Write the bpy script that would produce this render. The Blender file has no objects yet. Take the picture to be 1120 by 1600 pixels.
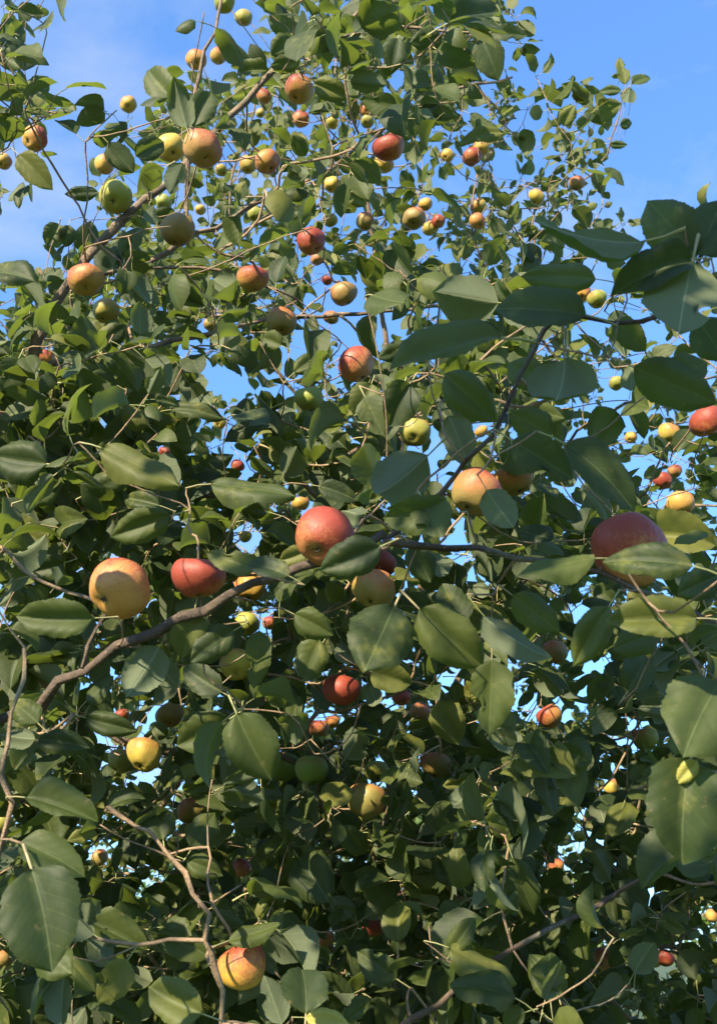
import bpy, math, random
import numpy as np
from mathutils import Vector, Matrix

random.seed(7)
RNG = np.random.default_rng(7)
SC = bpy.context.scene
COL = SC.collection

# ------------------------------------------------------------------ camera
F = 1500.0                      # focal length in photo pixels (photo 1120 x 1600)
PITCH = math.radians(25)
CAM = np.array([0.0, 0.0, 1.6])
FWD = np.array([0.0, math.cos(PITCH), math.sin(PITCH)])
UPV = np.array([0.0, -math.sin(PITCH), math.cos(PITCH)])
RGT = np.array([1.0, 0.0, 0.0])
cam = bpy.data.cameras.new('camera')
cam.sensor_fit = 'VERTICAL'
cam.sensor_height = 24.0
cam.sensor_width = 24.0
cam.lens = F / 1600.0 * 24.0
cam.clip_start = 0.02
cam.clip_end = 3000.0
cam.dof.use_dof = True
cam.dof.focus_distance = 1.75
cam.dof.aperture_fstop = 8.0
camo = bpy.data.objects.new('camera', cam)
COL.objects.link(camo)
camo.location = CAM
camo.rotation_euler = (math.pi / 2 + PITCH, 0, 0)
SC.camera = camo

# ------------------------------------------------------------------ sky and sun
SUN_EL = math.radians(29)
SUN_AZ = math.radians(33)       # to the left of straight behind the camera
SUN = np.array([-math.sin(SUN_AZ) * math.cos(SUN_EL), -math.cos(SUN_AZ) * math.cos(SUN_EL), math.sin(SUN_EL)])
world = bpy.data.worlds.new('World')
SC.world = world
world.use_nodes = True
wt = world.node_tree
wt.nodes.clear()
wo = wt.nodes.new('ShaderNodeOutputWorld')
wb = wt.nodes.new('ShaderNodeBackground')
sky = wt.nodes.new('ShaderNodeTexSky')
sky.sky_type = 'NISHITA'
sky.sun_disc = False
sky.sun_elevation = SUN_EL
sky.sun_rotation = math.atan2(SUN[0], SUN[1])
sky.altitude = 150
sky.air_density = 1.0
sky.dust_density = 0.6
sky.ozone_density = 3.0
wb.inputs['Strength'].default_value = 0.095
# thin high cloud, spread over the whole sky
wc = wt.nodes.new('ShaderNodeTexCoord')
wm = wt.nodes.new('ShaderNodeMapping')
wm.inputs['Scale'].default_value = (1.3, 1.3, 2.6)
wm.inputs['Location'].default_value = (18.29, 10.37, 0.4)
wn = wt.nodes.new('ShaderNodeTexNoise')
wn.inputs['Scale'].default_value = 1.9
wn.inputs['Detail'].default_value = 8
wn.inputs['Roughness'].default_value = 0.58
wn.inputs['Distortion'].default_value = 0.4
wr = wt.nodes.new('ShaderNodeMapRange')
wr.inputs['From Min'].default_value = 0.5
wr.inputs['From Max'].default_value = 0.74
wr.inputs['To Max'].default_value = 0.95
wx = wt.nodes.new('ShaderNodeMix')
wx.data_type = 'RGBA'
wx.inputs['B'].default_value = (2.5, 3.0, 3.9, 1)
wt.links.new(wc.outputs['Generated'], wm.inputs['Vector'])
wt.links.new(wm.outputs['Vector'], wn.inputs['Vector'])
wt.links.new(wn.outputs['Fac'], wr.inputs['Value'])
wt.links.new(wr.outputs['Result'], wx.inputs['Factor'])
wg = wt.nodes.new('ShaderNodeMix')          # the phone's rendering of blue, even over the whole sky
wg.data_type = 'RGBA'
wg.blend_type = 'MULTIPLY'
wg.inputs['Factor'].default_value = 1.0
wg.inputs['B'].default_value = (1.02, 1.60, 2.36, 1)
wga = wt.nodes.new('ShaderNodeGamma')
wga.inputs['Gamma'].default_value = 0.72
wt.links.new(sky.outputs['Color'], wga.inputs['Color'])
wt.links.new(wga.outputs['Color'], wg.inputs['A'])
wt.links.new(wg.outputs['Result'], wx.inputs['A'])
wt.links.new(wx.outputs['Result'], wb.inputs['Color'])
wt.links.new(wb.outputs['Background'], wo.inputs['Surface'])

sl = bpy.data.lights.new('sun', 'SUN')
sl.energy = 5.0
sl.angle = math.radians(0.55)
sl.color = (1.0, 0.86, 0.63)
so = bpy.data.objects.new('sun', sl)
COL.objects.link(so)
so.rotation_euler = Vector(SUN).to_track_quat('Z', 'Y').to_euler()
so.location = (0, -5, 12)

SC.view_settings.view_transform = 'Standard'
SC.view_settings.look = 'None'
SC.view_settings.gamma = 1
SC.view_settings.exposure = 1.41
SC.view_settings.use_curve_mapping = False
SC.render.engine = 'CYCLES'
SC.cycles.max_bounces = 5
SC.cycles.transparent_max_bounces = 4
SC.cycles.use_denoising = True


def P(x, y, d):
    """photo pixel + distance along the view axis -> world point"""
    return CAM + d * (FWD + (x - 560.0) / F * RGT - (y - 800.0) / F * UPV)


def proj(p):
    v = np.asarray(p) - CAM
    d = v @ FWD
    dd = np.where(np.abs(d) < 1e-4, 1e-4, d)
    return 560 + F * (v @ RGT) / dd, 800 - F * (v @ UPV) / dd, d


def norm(v):
    v = np.asarray(v, float)
    return v / (np.linalg.norm(v) + 1e-12)


# ------------------------------------------------------------------ materials
def newmat(name):
    m = bpy.data.materials.new(name)
    m.use_nodes = True
    nt = m.node_tree
    nt.nodes.clear()
    out = nt.nodes.new('ShaderNodeOutputMaterial')
    return m, nt, out


def nd(nt, kind, **kw):
    n = nt.nodes.new(kind)
    for k, v in kw.items():
        if k in n.inputs:
            n.inputs[k].default_value = v
        else:
            setattr(n, k, v)
    return n


def math_n(nt, op, a, b=None, c=None, clamp=False):
    n = nt.nodes.new('ShaderNodeMath')
    n.operation = op
    n.use_clamp = clamp
    for i, v in enumerate((a, b, c)):
        if v is None:
            continue
        if isinstance(v, (int, float)):
            n.inputs[i].default_value = v
        else:
            nt.links.new(v, n.inputs[i])
    return n.outputs[0]


def mixc(nt, f, a, b, mode='MIX'):
    n = nt.nodes.new('ShaderNodeMix')
    n.data_type = 'RGBA'
    n.blend_type = mode
    for k, v in (('Factor', f), ('A', a), ('B', b)):
        if isinstance(v, (int, float)):
            n.inputs[k].default_value = v
        elif isinstance(v, tuple):
            n.inputs[k].default_value = v if len(v) == 4 else (*v, 1)
        else:
            nt.links.new(v, n.inputs[k])
    return n.outputs['Result']


def smooth(nt, v, a, b, lo=0.0, hi=1.0):
    n = nt.nodes.new('ShaderNodeMapRange')
    n.interpolation_type = 'SMOOTHSTEP'
    nt.links.new(v, n.inputs['Value'])
    n.inputs['From Min'].default_value = a
    n.inputs['From Max'].default_value = b
    n.inputs['To Min'].default_value = lo
    n.inputs['To Max'].default_value = hi
    return n.outputs['Result']


def leaf_material(name, up_a, up_b, up_c, down, trans, veins=True):
    m, nt, out = newmat(name)
    L = nt.links
    uv = nd(nt, 'ShaderNodeUVMap', uv_map='UVMap')
    sep = nd(nt, 'ShaderNodeSeparateXYZ')
    L.new(uv.outputs['UV'], sep.inputs[0])
    u = math_n(nt, 'SUBTRACT', sep.outputs[0], 0.5)
    u = math_n(nt, 'ABSOLUTE', u)             # 0 at midrib .. 0.5 at edge
    v = sep.outputs[1]
    at = nd(nt, 'ShaderNodeAttribute', attribute_name='tint')
    oi = nd(nt, 'ShaderNodeObjectInfo')
    tint = math_n(nt, 'FRACT', math_n(nt, 'ADD', at.outputs['Fac'], oi.outputs['Random']))
    geo = nd(nt, 'ShaderNodeNewGeometry')
    tc = nd(nt, 'ShaderNodeTexCoord')
    big = nd(nt, 'ShaderNodeTexNoise', Scale=45.0, Detail=4.0, Roughness=0.6)
    L.new(geo.outputs['Position'], big.inputs['Vector'])
    c = mixc(nt, smooth(nt, tint, 0.0, 0.75), up_a, up_b)
    c = mixc(nt, smooth(nt, tint, 0.82, 1.0), c, up_c)
    c = mixc(nt, smooth(nt, big.outputs['Fac'], 0.35, 0.75, 0, 0.45), c, up_b)
    under = mixc(nt, smooth(nt, tint, 0.1, 0.9), down, tuple(x * 0.78 for x in down))
    height = big.outputs['Fac']
    if veins:
        mid = smooth(nt, u, 0.004, 0.015, 1, 0)
        ph = math_n(nt, 'MULTIPLY', v, 6.0)
        ph = math_n(nt, 'SUBTRACT', ph, math_n(nt, 'MULTIPLY', u, 4.2))
        ph = math_n(nt, 'ADD', ph, math_n(nt, 'MULTIPLY', big.outputs['Fac'], 0.25))
        saw = math_n(nt, 'ABSOLUTE', math_n(nt, 'SUBTRACT', math_n(nt, 'FRACT', ph), 0.5))
        lat = smooth(nt, saw, 0.0, 0.05, 1, 0)
        pillow = smooth(nt, saw, 0.0, 0.5)
        c = mixc(nt, math_n(nt, 'MULTIPLY', lat, 0.34), c, tuple(x * 1.5 + 0.01 for x in up_b))
        c = mixc(nt, math_n(nt, 'MULTIPLY', mid, 0.5), c, (0.15, 0.19, 0.075))
        under = mixc(nt, math_n(nt, 'MULTIPLY', lat, 0.22), under, (0.22, 0.26, 0.14))
        under = mixc(nt, math_n(nt, 'MULTIPLY', mid, 0.8), under, (0.28, 0.32, 0.18))
        height = math_n(nt, 'ADD', math_n(nt, 'MULTIPLY', pillow, 0.22), math_n(nt, 'MULTIPLY', big.outputs['Fac'], 0.8))
        spot = nd(nt, 'ShaderNodeTexNoise', Scale=210.0, Detail=2.0)
        L.new(geo.outputs['Position'], spot.inputs['Vector'])
        sp = math_n(nt, 'MULTIPLY', smooth(nt, spot.outputs['Fac'], 0.62, 0.67), smooth(nt, big.outputs['Fac'], 0.5, 0.62))
        c = mixc(nt, math_n(nt, 'MULTIPLY', sp, 0.6), c, (0.17, 0.12, 0.05))
        yl = nd(nt, 'ShaderNodeTexNoise', Scale=16.0, Detail=5.0, Roughness=0.65)
        L.new(geo.outputs['Position'], yl.inputs['Vector'])
        c = mixc(nt, smooth(nt, yl.outputs['Fac'], 0.56, 0.72, 0, 0.5), c, tuple(min(1, x * 1.5) for x in up_c))
        c = mixc(nt, smooth(nt, yl.outputs['Fac'], 0.50, 0.30, 0, 0.45), c, tuple(x * 0.75 for x in up_a))
    col = mixc(nt, geo.outputs['Backfacing'], c, under)
    bump = nd(nt, 'ShaderNodeBump', Strength=0.3, Distance=0.0016)
    L.new(height, bump.inputs['Height'])
    pb = nd(nt, 'ShaderNodeBsdfPrincipled')
    L.new(col, pb.inputs['Base Color'])
    L.new(bump.outputs['Normal'], pb.inputs['Normal'])
    rough = mixc(nt, geo.outputs['Backfacing'], (0.58, 0.58, 0.58), (0.82, 0.82, 0.82))
    L.new(rough, pb.inputs['Roughness'])
    pb.inputs['Specular IOR Level'].default_value = 0.30
    tr = nd(nt, 'ShaderNodeBsdfTranslucent')
    tcol = mixc(nt, smooth(nt, tint, 0.0, 1.0), trans, tuple(x * 1.4 for x in trans))
    L.new(tcol, tr.inputs['Color'])
    mx = nd(nt, 'ShaderNodeMixShader', Fac=0.30)
    L.new(pb.outputs[0], mx.inputs[1])
    L.new(tr.outputs[0], mx.inputs[2])
    L.new(mx.outputs[0], out.inputs['Surface'])
    return m


M_LEAF = leaf_material('apple_leaf', (0.021, 0.036, 0.014), (0.057, 0.076, 0.018), (0.145, 0.146, 0.032),
                       (0.125, 0.152, 0.088), (0.17, 0.23, 0.026))
M_LEAF_FAR = leaf_material('sunlit_tone_apple_leaf', (0.044, 0.060, 0.016), (0.100, 0.112, 0.026), (0.165, 0.162, 0.045),
                           (0.135, 0.155, 0.080), (0.18, 0.23, 0.032))  # far leaves: sunlit look put into a paler, yellower leaf colour
M_YELLOW = leaf_material('yellowing_leaf', (0.30, 0.30, 0.07), (0.36, 0.33, 0.08), (0.40, 0.29, 0.06),
                         (0.38, 0.38, 0.12), (0.4, 0.4, 0.06))
M_HEDGE = leaf_material('background_leaf', (0.040, 0.085, 0.018), (0.085, 0.135, 0.028), (0.14, 0.17, 0.035),
                        (0.13, 0.17, 0.08), (0.18, 0.28, 0.03), veins=False)


def petiole_material():
    m, nt, out = newmat('petiole')
    pb = nd(nt, 'ShaderNodeBsdfPrincipled', Roughness=0.6)
    geo = nd(nt, 'ShaderNodeNewGeometry')
    n = nd(nt, 'ShaderNodeTexNoise', Scale=14.0, Detail=3.0)
    nt.links.new(geo.outputs['Position'], n.inputs['Vector'])
    c = mixc(nt, smooth(nt, n.outputs['Fac'], 0.35, 0.7), (0.26, 0.30, 0.11), (0.36, 0.29, 0.15))
    nt.links.new(c, pb.inputs['Base Color'])
    nt.links.new(pb.outputs[0], out.inputs['Surface'])
    return m


M_PET = petiole_material()


def bark_material(name, a, b, lichen):
    m, nt, out = newmat(name)
    L = nt.links
    geo = nd(nt, 'ShaderNodeNewGeometry')
    n1 = nd(nt, 'ShaderNodeTexNoise', Scale=38.0, Detail=8.0, Roughness=0.7)
    n2 = nd(nt, 'ShaderNodeTexNoise', Scale=9.0, Detail=4.0)
    vo = nd(nt, 'ShaderNodeTexVoronoi', Scale=110.0)
    for n in (n1, n2, vo):
        L.new(geo.outputs['Position'], n.inputs['Vector'])
    c = mixc(nt, smooth(nt, n1.outputs['Fac'], 0.3, 0.7), a, b)
    c = mixc(nt, smooth(nt, n2.outputs['Fac'], 0.56, 0.68, 0, 0.65), c, lichen)
    c = mixc(nt, smooth(nt, vo.outputs['Distance'], 0.12, 0.2, 0.35, 0), c, (0.42, 0.36, 0.27))
    pb = nd(nt, 'ShaderNodeBsdfPrincipled', Roughness=0.8)
    L.new(c, pb.inputs['Base Color'])
    bump = nd(nt, 'ShaderNodeBump', Strength=1.0, Distance=0.008)
    L.new(n1.outputs['Fac'], bump.inputs['Height'])
    L.new(bump.outputs['Normal'], pb.inputs['Normal'])
    L.new(pb.outputs[0], out.inputs['Surface'])
    return m


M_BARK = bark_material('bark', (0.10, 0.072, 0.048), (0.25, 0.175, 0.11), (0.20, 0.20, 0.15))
M_BARK_NEAR = bark_material('shade_toned_bark', (0.050, 0.036, 0.026), (0.135, 0.092, 0.062), (0.12, 0.12, 0.085))  # darker copy of the bark, the near limb's shade put into its colour
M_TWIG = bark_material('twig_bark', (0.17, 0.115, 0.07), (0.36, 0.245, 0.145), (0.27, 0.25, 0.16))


def apple_material():
    m, nt, out = newmat('apple_skin')
    L = nt.links
    tc = nd(nt, 'ShaderNodeTexCoord')
    oi = nd(nt, 'ShaderNodeObjectInfo')
    sep = nd(nt, 'ShaderNodeSeparateXYZ')
    L.new(tc.outputs['Object'], sep.inputs[0])
    # every apple has its own offset of the pattern
    off = nd(nt, 'ShaderNodeVectorMath', operation='ADD')
    L.new(tc.outputs['Object'], off.inputs[0])
    cmb = nd(nt, 'ShaderNodeCombineXYZ')
    r50 = math_n(nt, 'MULTIPLY', oi.outputs['Random'], 50.0)
    L.new(r50, cmb.inputs[0])
    L.new(r50, cmb.inputs[1])
    L.new(cmb.outputs[0], off.inputs[1])
    blot = nd(nt, 'ShaderNodeTexNoise', Scale=1.6, Detail=6.0, Roughness=0.62)
    L.new(off.outputs[0], blot.inputs['Vector'])
    mp = nd(nt, 'ShaderNodeMapping')
    mp.inputs['Scale'].default_value = (9.0, 9.0, 0.9)
    L.new(off.outputs[0], mp.inputs['Vector'])
    streak = nd(nt, 'ShaderNodeTexNoise', Scale=1.6, Detail=5.0, Roughness=0.65)
    L.new(mp.outputs[0], streak.inputs['Vector'])
    # blush: stronger on the stem end and on one cheek
    dirn = math_n(nt, 'ADD', math_n(nt, 'MULTIPLY', sep.outputs[2], 0.55), math_n(nt, 'MULTIPLY', sep.outputs[0], 0.42))
    s = math_n(nt, 'ADD', dirn, math_n(nt, 'MULTIPLY', math_n(nt, 'SUBTRACT', blot.outputs['Fac'], 0.5), 1.35))
    s = math_n(nt, 'ADD', s, math_n(nt, 'MULTIPLY', math_n(nt, 'SUBTRACT', streak.outputs['Fac'], 0.5), 1.4))
    s = math_n(nt, 'ADD', s, math_n(nt, 'MULTIPLY', math_n(nt, 'SUBTRACT', oi.outputs['Alpha'], 0.5), 1.7))
    f1 = smooth(nt, s, -0.42, 0.20, 0, 0.72)
    f2 = smooth(nt, s, 0.05, 0.75, 0, 0.9)
    ground = mixc(nt, smooth(nt, blot.outputs['Fac'], 0.35, 0.7, 0, 0.35), oi.outputs['Color'], (0.36, 0.27, 0.07))
    c = mixc(nt, f1, ground, (0.40, 0.14, 0.055))
    c = mixc(nt, f2, c, (0.235, 0.034, 0.024))
    # green-russet hollow round the stem and pale lenticels
    rad = math_n(nt, 'SQRT', math_n(nt, 'ADD', math_n(nt, 'POWER', sep.outputs[0], 2.0), math_n(nt, 'POWER', sep.outputs[1], 2.0)))
    cav = math_n(nt, 'MULTIPLY', smooth(nt, rad, 0.16, 0.42, 1, 0), smooth(nt, sep.outputs[2], 0.0, 0.4))
    c = mixc(nt, math_n(nt, 'MULTIPLY', cav, 0.7), c, (0.22, 0.17, 0.06))
    cav2 = math_n(nt, 'MULTIPLY', smooth(nt, rad, 0.10, 0.34, 1, 0), smooth(nt, sep.outputs[2], 0.0, -0.4))
    c = mixc(nt, math_n(nt, 'MULTIPLY', cav2, 0.45), c, (0.26, 0.24, 0.06))
    vo = nd(nt, 'ShaderNodeTexVoronoi', Scale=9.0)
    L.new(off.outputs[0], vo.inputs['Vector'])
    c = mixc(nt, smooth(nt, vo.outputs['Distance'], 0.05, 0.12, 0.6, 0), c, (0.62, 0.48, 0.22))
    scab = nd(nt, 'ShaderNodeTexNoise', Scale=5.0, Detail=6.0, Roughness=0.7)
    L.new(off.outputs[0], scab.inputs['Vector'])
    c = mixc(nt, smooth(nt, scab.outputs['Fac'], 0.72, 0.77, 0, 0.6), c, (0.10, 0.06, 0.03))
    pb = nd(nt, 'ShaderNodeBsdfPrincipled')
    L.new(c, pb.inputs['Base Color'])
    pb.inputs['Specular IOR Level'].default_value = 0.35
    rg = smooth(nt, blot.outputs['Fac'], 0.3, 0.7, 0.42, 0.58)
    L.new(rg, pb.inputs['Roughness'])
    pb.inputs['Subsurface Weight'].default_value = 0.05
    pb.inputs['Subsurface Radius'].default_value = (0.01, 0.005, 0.002)
    bump = nd(nt, 'ShaderNodeBump', Strength=0.12, Distance=0.02)
    L.new(blot.outputs['Fac'], bump.inputs['Height'])
    L.new(bump.outputs['Normal'], pb.inputs['Normal'])
    L.new(pb.outputs[0], out.inputs['Surface'])
    return m


M_APPLE = apple_material()


def plain_material(name, a, b, scale=30.0, rough=0.8):
    m, nt, out = newmat(name)
    geo = nd(nt, 'ShaderNodeNewGeometry')
    n = nd(nt, 'ShaderNodeTexNoise', Scale=scale, Detail=6.0, Roughness=0.65)
    nt.links.new(geo.outputs['Position'], n.inputs['Vector'])
    c = mixc(nt, smooth(nt, n.outputs['Fac'], 0.3, 0.7), a, b)
    pb = nd(nt, 'ShaderNodeBsdfPrincipled', Roughness=rough)
    nt.links.new(c, pb.inputs['Base Color'])
    nt.links.new(pb.outputs[0], out.inputs['Surface'])
    return m


M_STEM = plain_material('apple_stem', (0.10, 0.065, 0.03), (0.20, 0.14, 0.06), 200.0)
M_CALYX = plain_material('dry_calyx', (0.025, 0.018, 0.010), (0.07, 0.05, 0.03), 300.0)
M_GRASS = plain_material('grass_ground', (0.030, 0.060, 0.014), (0.075, 0.105, 0.030), 3.0, 0.95)


# ------------------------------------------------------------------ mesh helpers
def mesh_from(name, verts, faces, mats, midx=None, uvs=None, tint=None, smooth_=True):
    """verts (n,3); faces: list of (k,4) / (k,3) arrays; uvs per vertex; tint per vertex"""
    me = bpy.data.meshes.new(name)
    verts = np.asarray(verts, np.float32)
    loops = np.concatenate([f.ravel() for f in faces]).astype(np.int32)
    sizes = np.concatenate([np.full(len(f), f.shape[1], np.int32) for f in faces])
    starts = np.concatenate([[0], np.cumsum(sizes)[:-1]]).astype(np.int32)
    me.vertices.add(len(verts))
    me.vertices.foreach_set('co', verts.ravel())
    me.loops.add(len(loops))
    me.loops.foreach_set('vertex_index', loops)
    me.polygons.add(len(sizes))
    me.polygons.foreach_set('loop_start', starts)
    if midx is not None:
        me.polygons.foreach_set('material_index', np.asarray(midx, np.int32))
    me.polygons.foreach_set('use_smooth', np.full(len(sizes), smooth_))
    if uvs is not None:
        uvl = me.uv_layers.new(name='UVMap')
        uvl.data.foreach_set('uv', np.asarray(uvs, np.float32)[loops].ravel())
    if tint is not None:
        a = me.attributes.new('tint', 'FLOAT', 'POINT')
        a.data.foreach_set('value', np.asarray(tint, np.float32))
    for m in mats:
        me.materials.append(m)
    me.update(calc_edges=True)
    return me


def obj(name, me, parent=None, **props):
    o = bpy.data.objects.new(name, me)
    COL.objects.link(o)
    if parent is not None:
        o.parent = parent
        o.matrix_parent_inverse = parent.matrix_world.inverted() if parent.type == 'EMPTY' and False else Matrix()
    for k, v in props.items():
        o[k] = v
    return o


def empty(name, loc, **props):
    o = bpy.data.objects.new(name, None)
    COL.objects.link(o)
    o.location = loc
    o.empty_display_size = 0.2
    for k, v in props.items():
        o[k] = v
    return o


# ------------------------------------------------------------------ leaf shapes (unit length, base at origin, +Y to tip, +Z upper side)
HW_T = np.array([0, .05, .12, .22, .34, .46, .58, .70, .80, .88, .94, 1.0])
HW_W = np.array([0, .42, .72, .92, 1.0, 1.0, .95, .83, .65, .44, .23, 0.0])


def leaf_template(rows, cols, rng, width, fold, bend, wave, curl, serr=0.0, petiole=True, pet_len=0.33, bite=None):
    ts = np.linspace(0, 1, rows)
    us = np.linspace(-1, 1, cols)
    V, UV = [], []
    ph = rng.uniform(0, 6.28)
    asym = rng.uniform(-0.08, 0.08)
    side = rng.uniform(-0.22, 0.22)
    for i, t in enumerate(ts):
        hw = np.interp(t, HW_T, HW_W) * width * 0.5
        if i in (0, rows - 1):
            hw = max(hw, 0.004)
        for u in us:
            e = 1.0
            if serr and abs(u) > 0.99 and 0 < i < rows - 1:
                e = 1 + (serr if i % 2 else -serr)
            x = u * hw * e * (1 + asym * np.sign(u))
            au = abs(u)
            if bite and abs(u) > 0.6 and np.sign(u) == bite[0] and abs(t - bite[1]) < bite[2]:
                x *= 1 - 0.55 * (1 - (abs(t - bite[1]) / bite[2]) ** 2)
            z = fold * au * hw * 1.6 - curl * (au ** 3) * hw
            z += wave * math.sin(ph + t * 9.0 + (1.3 if u > 0 else 0)) * au ** 2
            if rows > 12:          # quilting between the side veins, ragged margin
                z += 0.010 * math.sin(2 * math.pi * (6.0 * t - 1.6 * au)) * au * (1 - 0.4 * au) * min(1, 4 * hw / width)
                if au > 0.99:
                    x *= 1 + 0.035 * math.sin(ph * 3 + t * 17) + 0.02 * math.sin(t * 41 + ph)
            y = t
            a = bend * t
            if abs(bend) > 1e-3:
                yy = math.sin(a) / bend
                zz = -(1 - math.cos(a)) / bend
            else:
                yy, zz = y, 0
            V.append((x + side * t * t * 0.5, yy - z * math.sin(-a) * 0.6, zz + z * math.cos(a)))
            UV.append((0.5 + u * 0.5 * max(hw / (width * 0.5), 0.02), t))
    V = np.array(V)
    UV = np.array(UV)
    idx = np.arange(rows * cols).reshape(rows, cols)
    q = np.stack([idx[:-1, :-1], idx[:-1, 1:], idx[1:, 1:], idx[1:, :-1]], -1).reshape(-1, 4)
    mi = np.zeros(len(q), int)
    if petiole:
        k = 3
        n0 = len(V)
        pts = [(0, -pet_len, -0.10), (0, -pet_len * .5, -0.035), (0, 0.0, -0.004), (0, .25 if rows < 9 else 0.02, -0.006)]
        if rows < 9:
            pts = pts[:3]
        rr = [0.019, 0.013, 0.012, 0.006]
        pv, puv = [], []
        for (px, py, pz), r in zip(pts, rr):
            for j in range(k):
                a = 2 * math.pi * j / k + 0.5
                pv.append((px + r * math.cos(a), py, pz + r * math.sin(a)))
                puv.append((0.5, 0.0))
        f = []
        for i in range(len(pts) - 1):
            for j in range(k):
                f.append((n0 + i * k + j, n0 + i * k + (j + 1) % k, n0 + (i + 1) * k + (j + 1) % k, n0 + (i + 1) * k + j))
        V = np.vstack([V, pv])
        UV = np.vstack([UV, puv])
        q = np.vstack([q, f])
        mi = np.concatenate([mi, np.ones(len(f), int)])
    return V, UV, q, mi


def make_templates(n, rows, cols, rng, serr, petiole=True):
    out = []
    for i in range(n):
        bite = None
        if rows > 12 and i % 5 == 3:
            bite = (rng.choice([-1, 1]), rng.uniform(0.3, 0.7), rng.uniform(0.08, 0.16))
        out.append(leaf_template(rows, cols, rng, rng.uniform(0.52, 0.78), rng.uniform(0.10, 0.85),
                                 rng.uniform(-0.4, 1.6), rng.uniform(0.015, 0.065), rng.uniform(0.0, 1.0), serr, petiole,
                                 0.33, bite))
    return out


T_HI = make_templates(18, 33, 11, RNG, 0.02)
FLAT_W = [0.60, 0.66, 0.70, 0.64, 0.68, 0.62, 0.72, 0.66]
T_FLAT = [leaf_template(33, 11, RNG, w, RNG.uniform(.18, .62), RNG.uniform(-.1, .75), RNG.uniform(.02, .06), RNG.uniform(0, .7), .018, True,
                        0.33, (RNG.choice([-1, 1]), .6, .12) if k == 5 else None) for k, w in enumerate(FLAT_W)]
T_MID = make_templates(12, 8, 5, RNG, 0.0)
T_LOW = make_templates(10, 6, 3, RNG, 0.0)
HI_MESH = [mesh_from('leaf_blade', V, [q], [M_LEAF, M_PET], mi, UV, np.zeros(len(V))) for V, UV, q, mi in T_HI]
HI_FAR = [mesh_from('leaf_blade', V, [q], [M_LEAF_FAR, M_PET], mi, UV, np.zeros(len(V))) for V, UV, q, mi in T_HI]
FLAT_MESH = [mesh_from('leaf_blade', V, [q], [M_LEAF, M_PET], mi, UV, np.zeros(len(V))) for V, UV, q, mi in T_FLAT]
HI_YELLOW = []
for V, UV, q, mi in T_FLAT[:4]:
    HI_YELLOW.append(mesh_from('yellow_leaf_blade', V, [q], [M_YELLOW, M_PET], mi, UV, np.zeros(len(V))))


def frame_from(dirv, nrm):
    y = norm(dirv)
    z = np.asarray(nrm, float) - y * (np.asarray(nrm) @ y)
    z = norm(z)
    x = np.cross(y, z)
    return np.stack([x, y, z], 1)           # columns


def merge_leaves(name, recs, templates, mats, parent, rng, **props):
    """recs: list of (pos, R(3x3), length)"""
    n = len(recs)
    if n == 0:
        return None
    choice = rng.integers(0, len(templates), n)
    VV, UU, QQ, MM, TT = [], [], [], [], []
    base = 0
    pos = np.array([r[0] for r in recs])
    R = np.array([r[1] for r in recs])
    Ls = np.array([r[2] for r in recs])
    tint = rng.random(n)
    for t, (V, UV, q, mi) in enumerate(templates):
        sel = np.where(choice == t)[0]
        if len(sel) == 0:
            continue
        W = np.einsum('nij,vj->nvi', R[sel], V) * Ls[sel][:, None, None] + pos[sel][:, None, :]
        nv = len(V)
        VV.append(W.reshape(-1, 3))
        UU.append(np.tile(UV, (len(sel), 1)))
        QQ.append((q[None] + (base + np.arange(len(sel)) * nv)[:, None, None]).reshape(-1, 4))
        MM.append(np.tile(mi, len(sel)))
        TT.append(np.repeat(tint[sel], nv))
        base += nv * len(sel)
    me = mesh_from(name, np.vstack(VV), [np.vstack(QQ)], mats, np.concatenate(MM), np.vstack(UU), np.concatenate(TT))
    return obj(name, me, parent, **props)


# ------------------------------------------------------------------ what the photograph shows: foliage cover, 80-pixel cells, 0..9
COVER = np.array([
    [9, 0, 0, 1, 1, 4, 8, 9, 9, 8, 1, 0, 0, 0],
    [7, 0, 2, 6, 6, 7, 9, 9, 9, 7, 2, 2, 1, 0],
    [9, 1, 6, 7, 7, 8, 8, 8, 8, 7, 6, 5, 1, 0],
    [8, 2, 6, 7, 8, 8, 8, 8, 8, 7, 7, 4, 0, 0],
    [3, 4, 6, 7, 8, 8, 8, 8, 7, 8, 7, 3, 1, 2],
    [6, 7, 9, 9, 9, 8, 7, 7, 8, 8, 7, 5, 3, 4],
    [9, 9, 9, 9, 8, 7, 6, 7, 8, 8, 7, 6, 4, 5],
    [9, 9, 9, 8, 5, 7, 8, 8, 8, 8, 8, 6, 5, 6],
    [9, 9, 9, 9, 6, 7, 8, 8, 6, 7, 7, 6, 7, 7],
    [9, 9, 9, 9, 7, 8, 8, 8, 6, 7, 7, 7, 8, 7],
    [9, 9, 9, 9, 9, 9, 8, 8, 6, 6, 7, 8, 7, 7],
    [8, 9, 9, 9, 9, 9, 9, 8, 7, 7, 8, 8, 7, 7],
    [8, 8, 6, 8, 9, 9, 9, 9, 8, 7, 7, 6, 8, 8],
    [8, 8, 5, 8, 9, 9, 9, 9, 8, 8, 8, 7, 7, 8],
    [9, 8, 6, 8, 9, 9, 9, 9, 8, 8, 8, 8, 8, 8],
    [9, 9, 8, 7, 8, 9, 9, 8, 8, 8, 9, 8, 7, 9],
    [9, 8, 7, 8, 8, 9, 9, 9, 9, 9, 9, 8, 8, 9],
    [9, 9, 7, 8, 9, 9, 9, 9, 9, 9, 9, 8, 7, 8],
    [9, 8, 8, 9, 9, 9, 9, 9, 9, 9, 9, 9, 8, 8],
    [9, 9, 9, 9, 9, 9, 9, 9, 9, 9, 9, 9, 9, 9]], float)
LAI_OF = np.array([0, .07, .18, .32, .50, .75, 1.02, 1.38, 1.9, 2.85])
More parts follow.
